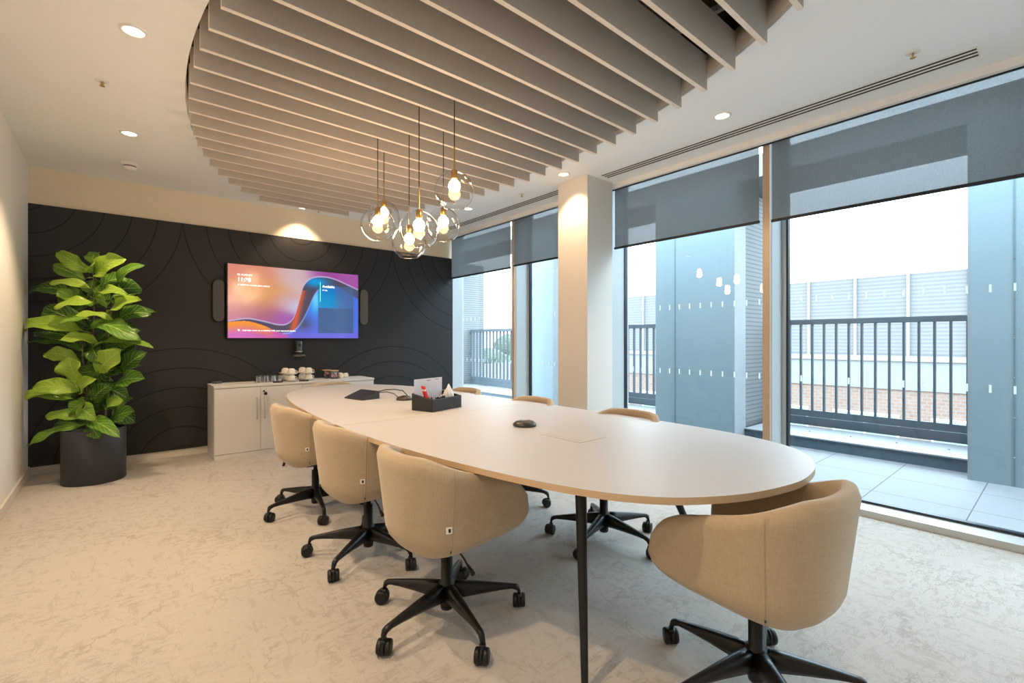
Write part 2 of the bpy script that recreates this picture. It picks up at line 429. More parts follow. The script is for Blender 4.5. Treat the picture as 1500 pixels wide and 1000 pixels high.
def diffuser(ya, yb, label):
    t = thing('linear_slot_diffuser', label, 'air vent', (3.69, (ya+yb)/2, ZC), 0, 'linear slot diffusers in the ceiling')
    h = (yb-ya)/2
    b = MB()
    for x in (-.063, -.021, .021, .063): b.box((x-.0095, -h, -.002), (x+.0095, h, .0005))
    b.box((-.072,-h-.007,-.002), (.072,-h,.0005)).box((-.072,h,-.002), (.072,h+.007,.0005))
    b.build('blade_frame', RINGM, t)
    MB().box((-.062, -h, -.0008), (.062, h, .0002)).build('slot', mat('slot_dark_%s' % ya, (.035,.028,.022), .8), t)
diffuser(.33, 2.96, 'long three-slot air diffuser in the ceiling along the near windows')
diffuser(3.5, 6.1, 'three-slot air diffuser in the ceiling along the far windows beyond the column')

# ------------------------------------------------------------------ pendants
BULB = mat('frosted_bulb_glow', (1,.9,.7), .4, emis=(1,.62,.28), estr=22)
def pendant(px, d, py, label):
    a = (px-750)/F; x = d*(SN+a*CS); y = d*(CS-a*SN); z = CH+(YH-py)*d/F
    R = .127
    t = thing('globe_pendant_lamp', label, 'pendant lamp', (x, y, z), 0, 'clear glass globe pendants over the table')
    prof = []
    a0 = math.acos(.86); 
    for i in range(31):
        th = math.asin(.022/R) + (PI - math.asin(.022/R) - math.asin(.56))*i/30
        prof.append((R*math.sin(th), R*math.cos(th)))
    gb = MB().lathe(prof, 56, cap=False)
    gb.build('glass_globe', GLOBE, t)
    rr, rz = prof[-1]
    MB().tube([(rr*math.cos(2*PI*k/48), rr*math.sin(2*PI*k/48), rz) for k in range(48)], .0022, 6, closed=True).build('glass_rim', GLOBE, t)
    top = R*.97
    MB().lathe([(.0001,top+.012),(.012,top+.012),(.021,top+.006),(.021,top-.045),(.017,top-.05),(.0001,top-.05)], 24, cap=False).build('lamp_socket', BRASS, t)
    MB().cyl((0,0,top+.01), (0,0,top+.16), .0048, n=10).build('brass_stem', BRASS, t)
    MB().cyl((0,0,top+.16), (0,0,3.395-z), .0032, n=8).build('cord', mat_cord, t)
    bp = [(.0001,top-.136),(.017,top-.133),(.033,top-.118),(.040,top-.097),(.034,top-.073),(.02,top-.058),(.014,top-.05)]
    MB().lathe(bp, 24, cap=False).build('light_bulb', BULB, t)
    ld = bpy.data.lights.new('pendant_glow', 'POINT'); ld.energy = 6; ld.color = (1,.68,.42); ld.shadow_soft_size = .04
    lo = bpy.data.objects.new('pendant_glow', ld); C.objects.link(lo); lo.parent = t; lo.location = (0,0,top-.15)
mat_cord = mat('black_cord', (.02,.012,.008), .6)
pendant(665.6, 3.05, 279, 'glass globe pendant hanging highest and rightmost of the front ones')
pendant(613.9, 3.12, 336.3, 'glass globe pendant in the middle front, overlapping the lowest globe')
pendant(553.3, 3.60, 329.8, 'leftmost glass globe pendant, in front of another globe')
pendant(562.4, 3.88, 316.8, 'glass globe pendant farthest back, behind the leftmost globe')
pendant(599.3, 3.55, 355.8, 'lowest hanging glass globe pendant of the cluster')
pendant(649.5, 3.50, 330, 'glass globe pendant right of the middle one, below the highest globe')

# ------------------------------------------------------------------ conference table
TX, TY0, TZ = 1.83, .63, .74
OUT = [(1.95,.628),(1.80,.640),(1.622,.685),(1.48,.755),(1.368,.839),(1.274,.964),(1.205,1.12),(1.145,1.33),(1.09,1.62),(1.045,1.95),(1.02,2.35),(1.015,2.8),(1.02,3.13),(1.042,3.48),(1.095,4.08),(1.21,4.68),(1.36,5.02),(1.58,5.27),(1.90,5.40),(2.15,5.31),(2.36,5.05),(2.51,4.67),(2.585,4.1),(2.62,3.4),(2.63,2.8),(2.635,2.2),(2.635,1.75),(2.61,1.32),(2.55,1.03),(2.45,.84),(2.32,.73),(2.15,.658)]
def cr_closed(P, n=6):
    out = []; N = len(P)
    for i in range(N):
        p0, p1, p2, p3 = P[i-1], P[i], P[(i+1) % N], P[(i+2) % N]
        for j in range(n):
            t = j/n
            out.append(tuple(.5*((2*p1[k])+(-p0[k]+p2[k])*t+(2*p0[k]-5*p1[k]+4*p2[k]-p3[k])*t*t+(-p0[k]+3*p1[k]-3*p2[k]+p3[k])*t**3) for k in (0, 1)))
    return out
ring = [(x-TX, y-TY0) for x, y in cr_closed(OUT)]
HL = 2.42; SEAM = 2.80-TY0
table = thing('conference_table', 'long boat-shaped white conference table on splayed black legs', 'table', (TX, TY0, 0))
def tmat():
    m = mat('tabletop_laminate', (.49,.485,.485), .46, 0, .5); t = NT(m)
    n = t.n('ShaderNodeTexNoise', Scale=400., Detail=2.); tc = t.n('ShaderNodeTexCoord'); t.l(tc.outputs['Object'], n.inputs['Vector'])
    bp = t.n('ShaderNodeBump', Strength=.12, Distance=.0005); t.l(n.outputs['Fac'], bp.inputs['Height']); t.l(bp.outputs['Normal'], t.b.inputs['Normal'])
    return m
TTOP = tmat()
def top_half(poly):
    n = len(poly); b = MB()
    b.add([(x, y, TZ) for x, y in poly], [tuple(range(n))], 0)
    ins = []
    cx = sum(p[0] for p in poly)/n; cy = sum(p[1] for p in poly)/n
    b.add([(x, y, TZ-.025) for x, y in poly], [tuple(range(n))[::-1]], 1)
    b.add([(x, y, TZ-.025) for x, y in poly]+[(x, y, TZ) for x, y in poly], [(i, (i+1) % n, n+(i+1) % n, n+i) for i in range(n)], 1)
    return b.build('tabletop', [TTOP, EDGE], table, bevel=.0015)
def clip(P, keep, ys):
    out = []
    for a, b in zip(P, P[1:]+P[:1]):
        if keep(a[1]): out.append(a)
        if keep(a[1]) != keep(b[1]):
            t = (ys-a[1])/(b[1]-a[1]); out.append((a[0]+(b[0]-a[0])*t, ys))
    return out[::-1]
top_half(clip(ring, lambda y: y < SEAM-.0015, SEAM-.0015)); top_half(clip(ring, lambda y: y > SEAM+.0015, SEAM+.0015))
def leg(tp, ft):
    b = MB().cyl((ft[0]-TX, ft[1]-TY0, .0), (tp[0]-TX, tp[1]-TY0, .690), .0125, .0245, 20)
    b.build('leg', BLACKMET, table)
for tp, ft in (((1.455,1.29),(1.275,1.11)), ((2.18,1.42),(2.42,1.24)), ((1.45,4.85),(1.27,5.03)), ((2.26,4.85),(2.44,5.03))):
    leg(tp, ft)
b = MB()
for x in (1.47, 2.22): b.box((x-.02-TX, 1.15-TY0, .685), (x+.02-TX, 4.95-TY0, .714))
for y in (1.29, 2.82, 4.85): b.box((1.40-TX, y-.025-TY0, .68), (2.28-TX, y+.025-TY0, .714))
b.build('underframe', BLACKMET, table)
# flush cable hatch lid, with its shadow gap
hx0, hx1, hy0, hy1 = 1.76-TX, 1.958-TX, 1.565-TY0, 1.85-TY0
MB().box((hx0, hy0, TZ), (hx1, hy1, TZ+.0012)).build('cable_hatch', TTOP, table)
b = MB(); w = .0025
b.box((hx0-w,hy0-w,TZ),(hx1+w,hy0,TZ+.0009)).box((hx0-w,hy1,TZ),(hx1+w,hy1+w,TZ+.0009)).box((hx0-w,hy0,TZ),(hx0,hy1,TZ+.0009)).box((hx1,hy0,TZ),(hx1+w,hy1,TZ+.0009))
b.box((hx0+.03, hy0+.02, TZ+.001), (hx0+.034, hy1-.02, TZ+.0016))
b.build('hatch_gap', EDGE, table)
b = MB()
for (x, y) in ((2.1,2.4),(2.12,2.9)):
    MB().tube([(x-TX,y-TY0,.68),(x-TX+.02,y-TY0+.1,.55),(x-TX-.03,y-TY0+.2,.48),(x-TX,y-TY0+.35,.6),(x-TX,y-TY0+.42,.69)], .004, 6).build('cable_loop', BLACKPL, table)
b = MB().tube([(1.45-TX,2.3-TY0,.69),(1.47-TX,2.33-TY0,.55),(1.52-TX,2.4-TY0,.42),(1.58-TX,2.5-TY0,.4),(1.6-TX,2.6-TY0,.69)], .004, 6)
b.build('cable_loop', BLACKPL, table)

# ------------------------------------------------------------------ chairs
HW, BK, FR = .288, .30, .285
def plan(t):
    """U-shaped plan, t=-1 right tip .. 0 back .. 1 left tip; front is +x"""
    s = 1 if t >= 0 else -1; a = abs(t)
    if a < .6:
        ph = a/.6*PI/2; e = .88
        x = -.03-(BK-.03)*abs(math.cos(ph))**e; y = HW*abs(math.sin(ph))**e
    else:
        q = (a-.6)/.4; x = -.03+(FR+.03)*q; y = HW-.012*q*q
    return x, s*y
def interp0(P, x):
    if x <= P[0][0]: return P[0][1]
    for (a, ya), (b, yb) in zip(P, P[1:]):
        if x <= b: return ya+(yb-ya)*(x-a)/(b-a)
    return P[-1][1]
def shell_z(t):
    a = abs(t)
    x = plan(t)[0]
    # top edge: high at the back, sweeping down along the arms
    zt = interp0([(-.30,.787),(-.25,.783),(-.20,.764),(-.145,.743),(-.09,.724),(-.03,.706),(.05,.684),(.12,.664),(.20,.645),(.3,.63)], x)
    zb = .355+.066*max(0, (x+.27)/.55)
    # rounded nose of the arms
    if a > .80:
        q = (a-.80)/.20; r = max(0, 1-q**2.3)**(1/2.0); zm = .492
        zt = zm+(zt-zm)*(.10+.90*r); zb = zm+(zb-zm)*(.10+.90*r)
    return zb, zt
def make_shell():
    NT_, NV = 60, 14; b = MB(); vs = []; fs = []
    th = .055
    tt = []
    for i in range(NT_+1):
        u = -1+2*i/NT_; tt.append(math.copysign(1-(1-abs(u))**1.15, u) if u else 0.)
    loop = []                     # closed section loop: outer bottom -> outer top -> inner top -> inner bottom
    for i, t in enumerate(tt):
        x, y = plan(t); zb, zt = shell_z(t)
        xe, ye = plan(t+.002 if t < .99 else t); xd, yd = plan(t-.002 if t > -.99 else t)
        nx, ny = (ye-yd), -(xe-xd); L = math.hypot(nx, ny) or 1; nx /= L; ny /= L
        if nx*(x+.0)+ny*y < 0 and abs(t) < .6: nx, ny = -nx, -ny
        if abs(t) >= .6: 
            if ny*y < 0: nx, ny = -nx, -ny
        col = []
        H = max(zt-zb, .001)
        thk = th*min(1, H/.10)
        def inset(z):
            k = (.787-z)/.43
            q = max(0, 1-(z-.362)/.09)
            return .052*k+.055*q*q
        for j in range(NV+1):
            v = j/NV; v2 = v if v > .25 else v
            z = zb+H*v
            r = 0
            e = min(v, 1-v)*H
            if (1-v)*H < .014: r = .014*(1-math.sqrt(max(0, 1-(1-(1-v)*H/.014)**2)))
            ins = inset(z)+r
            col.append((x-nx*ins, y-ny*ins, z))
        inner = []
        for j in range(NV+1):
            v = 1-j/NV; z = zb+H*v
            ins = inset(z)+thk
            zz = z
            inner.append((x-nx*ins, y-ny*ins, zz+(0 if j else -.0)))
        top = (x-nx*(inset(zt)+thk*.5), y-ny*(inset(zt)+thk*.5), zt+.006)
        loop.append(col+[top]+inner)
    M = len(loop[0])
    for c in loop: vs += c
    for i in range(NT_):
        for j in range(M):
            j2 = (j+1) % M
            fs.append((i*M+j, (i+1)*M+j, (i+1)*M+j2, i*M+j2))
    fs.append(tuple(range(M))[::1]); fs.append(tuple(NT_*M+j for j in range(M))[::-1])
    b.add(vs, fs, 0, True)
    # underside pan closing the shell below the seat
    rim = [loop[i][0] for i in range(NT_+1)]
    n = len(rim); vv = [(p[0]*1.0, p[1]*1.0, p[2]) for p in rim]
    inn = [(p[0]*.75, p[1]*.75, p[2]-.012+.03*0) for p in rim]
    b2 = vv+inn+[(0, 0, .352)]
    ff = [(i, i+1, n+i+1, n+i) for i in range(n-1)] + [(n+i, n+i+1, 2*n) for i in range(n-1)]
    ff.append((n-1, 0, n, 2*n-1)); ff.append((2*n-1, n, 2*n))
    b.add(b2, ff, 0, True)
    return b
TAGW = mat('white_care_tag', (.8,.78,.74), .6)
def make_chair():
    t = thing('swivel_chair', '', 'chair')
    make_shell().build('tub_shell', FABRIC, t)
    # seat cushion
    b = MB(); prof_ = [(0,.40),(.20,.40),(.228,.412),(.234,.44),(.226,.470),(.20,.482),(0,.487)]
    vs = []; fs = []; n = 40
    for r, z in prof_:
        for k in range(n):
            a = 2*PI*k/n; c, s_ = math.cos(a), math.sin(a)
            e = .8
            vs.append((math.copysign(abs(c)**e, c)*r*1.0+.035, math.copysign(abs(s_)**e, s_)*r*.93, z-.0))
    for i in range(len(prof_)-1):
        for k in range(n): fs.append((i*n+k, i*n+(k+1) % n, (i+1)*n+(k+1) % n, (i+1)*n+k))
    b.add(vs, fs, 0, True).build('seat_cushion', FABRIC, t)
    MB().box((-.09,-.08,.335), (.09,.08,.36)).build('seat_plate', BLACKPL, t, bevel=.006)
    MB().lathe([(.0001,.045),(.026,.047),(.029,.06),(.029,.1),(.036,.11),(.036,.165),(.026,.17),(.026,.29),(.0145,.295),(.0145,.34)], 28, cap=False).build('gas_column', BLACKMET, t)
    MB().tube([(-.0,-.06,.345),(-.01,-.15,.325),(-.02,-.20,.31)], .004, 8).tube([(-.018,-.19,.314),(-.026,-.24,.297)], [.006,.010], 10).build('height_lever', BLACKPL, t)
    for s_ in (-1, 1):
        pts = []
        ts = s_*.47; x, y = plan(ts)
        zb, zt = shell_z(ts)
        for j in range(15):
            z = zb+(zt-zb)*j/14
            ins = .052*(.787-z)/.43+.055*max(0, 1-(z-.362)/.09)**2
            L = math.hypot(x, y); nx, ny = x/L*.6, y/L
            l2 = math.hypot(nx, ny); nx /= l2; ny /= l2
            pts.append((x-nx*(ins-.0004), y-ny*(ins-.0004), z))
        MB().tube(pts, .0022, 6).build('seam', FABRIC, t)
        p = Vector(pts[1]); q = Vector(pts[3])
        MB().tube([p+Vector((-.004*0, s_*.001, 0)), q+Vector((0, s_*.001, 0))], [.0036,.001], 6).build('seam_slit', GASKET, t)
        if s_ < 0:
            r = Vector(pts[5]); ang = math.atan2(ny, nx)
            Mx = Matrix.Translation(r) @ Matrix.Rotation(ang, 4, 'Z') @ Matrix.Rotation(rad(-7), 4, 'Y')
            g = MB().box((-.002,-.028,-.012), (.0045,-.004,.013), 0, Mx).box((.0045,-.020,-.007), (.0052,-.010,.007), 1, Mx)
            g.build('care_tag', [TAGW, GASKET], t)
    base = bpy.data.objects.new('star_base', None); 
    for i in range(5):
        a = 2*PI*i/5
        Mz = Matrix.Rotation(a, 4, 'Z'); b = MB(); n = 8; vs = []; fs = []
        secs = [(.02,.088,.166,.027),(.08,.092,.158,.024),(.16,.096,.145,.0195),(.25,.098,.128,.015),(.300,.097,.118,.0135),(.322,.088,.114,.0125),(.336,.066,.106,.012),(.341,.058,.088,.011)]
        for (r, z0, z1, w) in secs:
            for (yy, zz) in ((-w*.6,z0),(w*.6,z0),(w,z0+(z1-z0)*.35),(w*.8,z1-(z1-z0)*.08),(w*.35,z1),(-w*.35,z1),(-w*.8,z1-(z1-z0)*.08),(-w,z0+(z1-z0)*.35)):
                vs.append(Mz @ Vector((r, yy, zz)))
        for j in range(len(secs)-1):
            for k in range(8): fs.append((j*8+k, j*8+(k+1) % 8, (j+1)*8+(k+1) % 8, (j+1)*8+k))
        fs.append(tuple(range(8))[::-1]); fs.append(tuple((len(secs)-1)*8+k for k in range(8)))
        b.add(vs, fs, 0, True)
        arm = b.build('base_arm', BLACKMET, t)
        # twin wheel caster
        cx = .336; sw = rad((37, 140, 255, 80, 200)[i])
        Mc = Mz @ Matrix.Translation((cx, 0, 0)) @ Matrix.Rotation(sw, 4, 'Z')
        c = MB()
        for s_ in (-1, 1):
            Mw = Mc @ Matrix.Translation((-.014, s_*.0165, .0305)) @ Matrix.Rotation(PI/2, 4, 'X')
            c.lathe([(.0001,-.0125),(.020,-.0125),(.0285,-.010),(.0305,-.004),(.0305,.004),(.0285,.010),(.020,.0125),(.0001,.0125)], 28, M=Mw, cap=False)
        c.cyl(Mc @ Vector((-.016,-.012,.0285)), Mc @ Vector((-.016,.012,.0285)), .008, n=10)
        c.lathe([(.0001,-.006),(.028,-.006),(.033,-.003),(.033,.003),(.028,.006),(.0001,.006)], 24, M=Mc @ Matrix.Translation((-.012, 0, .033)) @ Matrix.Rotation(PI/2, 4, 'X'), cap=False)
        c.lathe([(.0001,.0),(.013,.0),(.013,.022),(.0001,.022)], 16, M=Mc @ Matrix.Translation((0, 0, .044)), cap=False)
        c.cyl(Mc @ Vector((0,0,.05)), Mc @ Vector((0,0,.075)), .007, n=10)
        ca = c.build('caster', BLACKPL, t)
        ca.parent = arm
    return t
chair0 = make_chair()
CG = 'beige tub swivel chairs round the table'
placed = []
def place_chair(x, y, face, basea, label, dz=0, back=0., first=[True]):
    """face: heading of the seat (deg), basea: world angle of one base arm (deg)"""
    if first[0]: t = chair0; first[0] = False
    else: t = copy_tree(chair0)
    t.location = (x, y, 0); t.rotation_euler = (0, 0, rad(face)); t['label'] = label; t['group'] = CG
    for ch in t.children:
        nm = ch.name.split('.')[0]
        if nm == 'base_arm': ch.rotation_euler = (0, 0, rad(basea-face))
        elif nm != 'gas_column': ch.location = (-back, 0, dz)
    return t
place_chair(1.138, 1.805, 0, 190, 'beige tub chair nearest the camera on the left side of the table')
place_chair(1.13, 2.645, 1, 216, 'beige tub chair second from the camera on the left side of the table')
place_chair(1.13, 3.60, 2, 190, 'beige tub chair farthest back on the left side, nearest the cupboard doors')
place_chair(2.35, 1.89, 180, 341, 'beige tub chair on the window side, right of the square column, its black base visible', -.012, .075)
place_chair(2.35, 2.83, 180, 293, 'beige tub chair on the window side, just left of the square column', -.012, .075)
place_chair(2.35, 3.80, 180, 300, 'beige tub chair on the window side, behind the organizer box', -.012, .075)
place_chair(1.735, .715, 90, 16.5, 'beige tub chair at the near end of the table, largest in view', -.014)
place_chair(1.90, 5.28, 270, 20, 'beige tub chair at the far table end, only its top edge seen', -.03)

# ------------------------------------------------------------------ wall screen
def lerp(a, b, t): return a+(b-a)*t
def interp(P, x):
    if x <= P[0][0]: return P[0][1]
    n = len(P)
    for i in range(n-1):
        if x <= P[i+1][0]:
            (x1, y1), (x2, y2) = P[i], P[i+1]; (x0, y0) = P[max(i-1, 0)]; (x3, y3) = P[min(i+2, n-1)]
            t = (x-x1)/(x2-x1); m1 = (y2-y0)/max(x2-x0, 1e-6)*(x2-x1); m2 = (y3-y1)/max(x3-x1, 1e-6)*(x2-x1)
            return (2*t**3-3*t*t+1)*y1+(t**3-2*t*t+t)*m1+(-2*t**3+3*t*t)*y2+(t**3-t*t)*m2
    return P[-1][1]
def hexc(r, g, b): return tuple((v/255.)**2.2 for v in (r, g, b))
BLOBS = [(.00,.00,.35,(215,130,120)),(.22,.40,.22,(220,155,90)),(.10,.20,.18,(215,140,110)),(.50,.10,.18,(205,180,185)),(.40,.50,.10,(200,165,190)),
         (.05,.60,.18,(205,140,150)),(.25,.70,.16,(160,90,130)),(.38,.72,.10,(160,90,180)),(.10,.95,.15,(215,110,190)),(.30,.98,.12,(205,90,170)),(.60,.95,.18,(120,95,215)),
         (.47,.55,.07,(190,200,235)),(.70,.02,.14,(150,70,150)),(.92,.05,.2,(160,80,160)),(.98,.70,.14,(110,110,205)),(.85,.97,.18,(125,110,210))]
def screen_col(u, v):
    sw = 0; c = [0,0,0]
    for bx, by, s, col in BLOBS:
        w = math.exp(-((u-bx)**2*1.0+(v-by)**2*.5)/(2*(s*.55)**2))+1e-6
        sw += w
        for i in range(3): c[i] += w*col[i]
    c = [x/sw for x in c]
    def over(col, a):
        a = max(0, min(1, a))
        for i in range(3): c[i] = lerp(c[i], col[i], a)
    # ribbon: upper edge as x(v) in the rise, y(u) elsewhere
    up = [(0,.775),(.13,.735),(.25,.77),(.35,.81),(.42,.79),(.47,.68),(.505,.47),(.54,.24),(.60,.115),(.69,.075),(.79,.095),(.90,.165),(1,.235)]
    lo = [(0,.785),(.13,.77),(.25,.83),(.33,.90),(.40,.93),(.46,.90),(.52,.78),(.57,.60),(.62,.38),(.66,.28),(.72,.22),(.80,.20),(.92,.30),(1,.38)]
    a = interp(up, u); b = interp(lo, u)
    below = (v-a)/.01
    if v > a:
        # under the ribbon's top edge
        if v > b:
            if u < .33: 
                k = max(0, 1-abs(v-b)/.16); over((250,150,55), k*1.2*(1 if u < .25 else max(0,(.33-u)/.08)))
            if u > .42:
                k = min(1, (u-.42)/.08)
                over((70,110,225), k*.9)
                over((0,165,230), k*math.exp(-((u-.72)**2/.02+(v-.45)**2/.03)))
                over((110,205,250), math.exp(-((u-.635)**2/.0012+(v-.42)**2/.03)))
                over((80,78,95), .9*math.exp(-((u-.53-.0*(v))**2/.006+(v-.80)**2/.012)))
                over((120,100,215), max(0,(v-.8)/.2)*.8)
        else:
            over((82,72,92), 1)
            over((205,90,60), math.exp(-((u-.50+(v-.55)*.12)**2/.0008))*(1 if .3 < v < .9 else .0))
            if u > .5:
                over((30,150,215), math.exp(-((u-.64)**2/.010+(v-.16)**2/.006))*1.1)
                over((70,85,120), max(0,(u-.85)/.15))
    e = abs(v-a)
    over((205,195,235), math.exp(-(e/.010)**2)*.85)
    if .38 < u < .68: over((150,165,245), math.exp(-(abs(v-b)/.016)**2)*.9)
    # translucent calendar card
    if .655 < u < .955:
        if .545 < v < .925: over((66,92,135), .93)
        elif .20 < v <= .545: over((70,100,140) if u > .80 else (8,120,170), .45+.4*max(0, (u-.72)/.24)*.8)
    return c
def emis_attr(name, st):
    m = bpy.data.materials.new(name); m.use_nodes = True; nt = m.node_tree; nt.nodes.clear(); t = NT(m)
    out = t.n('ShaderNodeOutputMaterial'); a = t.n('ShaderNodeVertexColor'); a.layer_name = 'picture'
    e = t.n('ShaderNodeEmission', Strength=st); t.l(a.outputs[0], e.inputs[0])
    g = t.n('ShaderNodeBsdfGlossy', Roughness=.15); g.inputs['Color'].default_value = (.03,.03,.03,1)
    ad = t.n('ShaderNodeAddShader'); t.l(e.outputs[0], ad.inputs[0]); t.l(g.outputs[0], ad.inputs[1]); t.l(ad.outputs[0], out.inputs['Surface'])
    return m
TW, TH = 1.526, .866
tv = thing('wall_screen', 'large flat wall screen showing an orange and blue ribbon picture and the time', 'screen', (1.712, 6.10, 1.262))
MB().box((-TW/2, 0, 0), (TW/2, .055, TH)).build('screen_housing', mat('screen_bezel', (.03,.028,.028), .35, .6), tv, bevel=.004)
NX, NZ = 330, 190
vs = []; cols = []
for j in range(NZ+1):
    for i in range(NX+1):
        u, v = i/NX, 1-j/NZ
        vs.append((-TW/2+.012+(TW-.024)*u, -.0008, .013+(TH-.026)*j/NZ)); cols.append(screen_col(u, v))
fs = [(j*(NX+1)+i, j*(NX+1)+i+1, (j+1)*(NX+1)+i+1, (j+1)*(NX+1)+i) for j in range(NZ) for i in range(NX)]
pic = MB().add(vs, fs).build('display', emis_attr('display_picture', .66), tv)
ca = pic.data.color_attributes.new('picture', 'FLOAT_COLOR', 'POINT')
flat = []
for c in cols: flat += [(c[0]/255)**2.2, (c[1]/255)**2.2, (c[2]/255)**2.2, 1]
ca.data.foreach_set('color', flat)
LT = mat('screen_text_white', (.8,.8,.8), .5, emis=(1,1,1), estr=.72)
GRN = mat('screen_green_bar', (.2,.9,.6), .5, emis=(.15,.9,.55), estr=.8)
RX = (PI/2, 0, 0)
def su(u): return -TW/2+.012+(TW-.024)*u
def sv(v): return .013+(TH-.026)*(1-v)
def scr(name, body, size, u, v, bold=.0): return text(name, body, size, LT, (su(u), -.0016, sv(v)), RX, tv, .0002, bold=bold)
scr('date_text', '02 AUGUST', .030, .062, .150, .0006); scr('clock_text', '11:38', .062, .062, .228, .0022); scr('room_text', '1F MEETING ROOM, MAIN OFFICE', .022, .064, .285, .0004)
scr('status_text', 'Available', .043, .690, .235, .001); scr('status_detail_text', 'all day', .026, .690, .285, .0003)
scr('hint_text', 'Add this room to a meeting with your personal device', .026, .095, .905, .0005)
MB().box((su(.672), -.0016, sv(.45)), (su(.676), -.001, sv(.16))).build('status_bar', GRN, tv)
MB().cyl((su(.072), -.001, sv(.893)), (su(.072), -.0018, sv(.893)), .011, n=20).build('hint_icon', LT, tv)

def wall_speaker(x, label):
    t = thing('wall_speaker', label, 'speaker', (x, 6.175, 1.693), 0, 'slim grey speakers beside the wall screen')
    w, h = .0575, .238
    pts = []
    for k in range(13): a = PI*k/12; pts.append((w*math.cos(a), h-w+w*math.sin(a)))
    for k in range(13): a = PI+PI*k/12; pts.append((w*math.cos(a), -h+w+w*math.sin(a)))
    M = Matrix.Rotation(PI/2, 4, 'X')
    MB().prism(pts, 0, .05, 0, M).build('speaker_body', mat('speaker_grey_%.1f' % x, (.085,.08,.076), .7), t, bevel=.008)
    MB().prism([(p[0]*.88, p[1]*.965) for p in pts], .05, .053, 0, M).build('grille', mat('grille_grey_%.1f' % x, (.11,.103,.098), .85, bump=(900, .5, .001)), t, bevel=.001)
wall_speaker(.878, 'slim grey pill-shaped speaker on the black wall left of the screen')
wall_speaker(2.556, 'slim grey pill-shaped speaker on the black wall right of the screen')

t = thing('conference_camera', 'small cylindrical conference camera on a round bracket below the wall screen', 'camera', (1.712, 6.09, 1.04))
GM = mat('graphite_metal', (.10,.10,.10), .3, .7)
MB().lathe([(.0001,.052),(.036,.052),(.043,.062),(.043,.192),(.038,.198),(.0001,.198)], 32, cap=False).build('camera_body', GM, t)
MB().lathe([(.0001,0),(.060,0),(.078,.010),(.080,.030),(.06,.040),(.03,.046),(.03,.052)], 36, cap=False).build('camera_base', GM, t)
MB().lathe([(.0435,.068),(.0445,.069),(.0445,.074),(.0435,.075)], 32, cap=False).build('light_ring', STEEL, t)
MB().cyl((0,-.035,.15), (0,-.0455,.15), .020, n=20).build('lens', BLACKPL, t)
MB().box((-.02,.03,.01), (.02,.086,.03)).build('wall_bracket', GM, t)

# ------------------------------------------------------------------ cupboard
SX0, SX1, SY0, SY1 = .778, 2.515, 5.715, 6.172
sb = thing('cupboard', 'low white four-door cupboard under the wall screen with steel bar handles', 'cupboard', (SX0, SY0, 0))
W = SX1-SX0; D = SY1-SY0
MB().box((.004,.022,.012), (W-.004,D,.742)).build('carcass', LAMIN, sb)
MB().box((.0,.021,0), (.018,D,.742)).box((W-.018,.021,0), (W,D,.742)).build('side_panel', LAMIN, sb)
MB().box((.0,.004,0), (W,.022,.045)).build('plinth', LAMIN, sb)
MB().box((-.004,-.004,.745), (W+.004,D,.770)).build('worktop', LAMIN, sb, bevel=.0015)
dw = (W-.004)/4
for i in range(4):
    x0 = .002+i*dw+.0015; x1 = x0+dw-.003
    d = MB().box((x0,.001,.049), (x1,.0195,.740)).build('door', LAMIN, sb, bevel=.001)
    hx = x1-.036 if i % 2 == 0 else x0+.036
    MB().tube([(hx,.001,.62),(hx,-.026,.622),(hx,-.031,.61),(hx,-.031,.41),(hx,-.026,.398),(hx,.001,.40)], .0055, 10).build('handle', STEEL, d)
    if i % 2 == 1:
        MB().cyl((hx-.006,.001,.690), (hx-.006,-.008,.690), .010, n=16).box((hx-.008,-.03,.684),(hx-.004,-.008,.696)).lathe([(.0001,-.003),(.016,-.003),(.018,0),(.016,.003),(.0001,.003)], 16, M=Matrix.Translation((hx+.006,-.026,.664)) @ Matrix.Rotation(PI/2,4,'X'), cap=False).build('lock', BLACKPL, d)

# things on the cupboard
ZT = .7705
def tumbler(x, y, label):
    t = thing('glass_tumbler', label, 'glass', (x, y, ZT), 0, 'upturned glass tumblers on the cupboard')
    b = MB().lathe([(.034,0),(.0335,.004),(.030,.070),(.024,.078),(.0001,.080)], 10, cap=False, sm=False)
    b.lathe([(.031,.0),(.028,.066),(.0001,.068)], 10, cap=False, sm=False)
    b.build('glass_wall', TUMBLER, t)
    return t
gl = [(0,'left end of the front row'),(0,'second of the front row'),(0,'third of the front row'),(0,'right end of the front row')]
for i in range(4): tumbler(1.225+i*.077-.0, 5.90, 'small cut glass tumbler upside down on the cupboard, ' + gl[i][1])
gl2 = ['left end of the back row', 'middle of the back row', 'right end of the back row']
for i in range(3): tumbler(1.263+i*.077, 5.985, 'small cut glass tumbler upside down on the cupboard, ' + gl2[i])

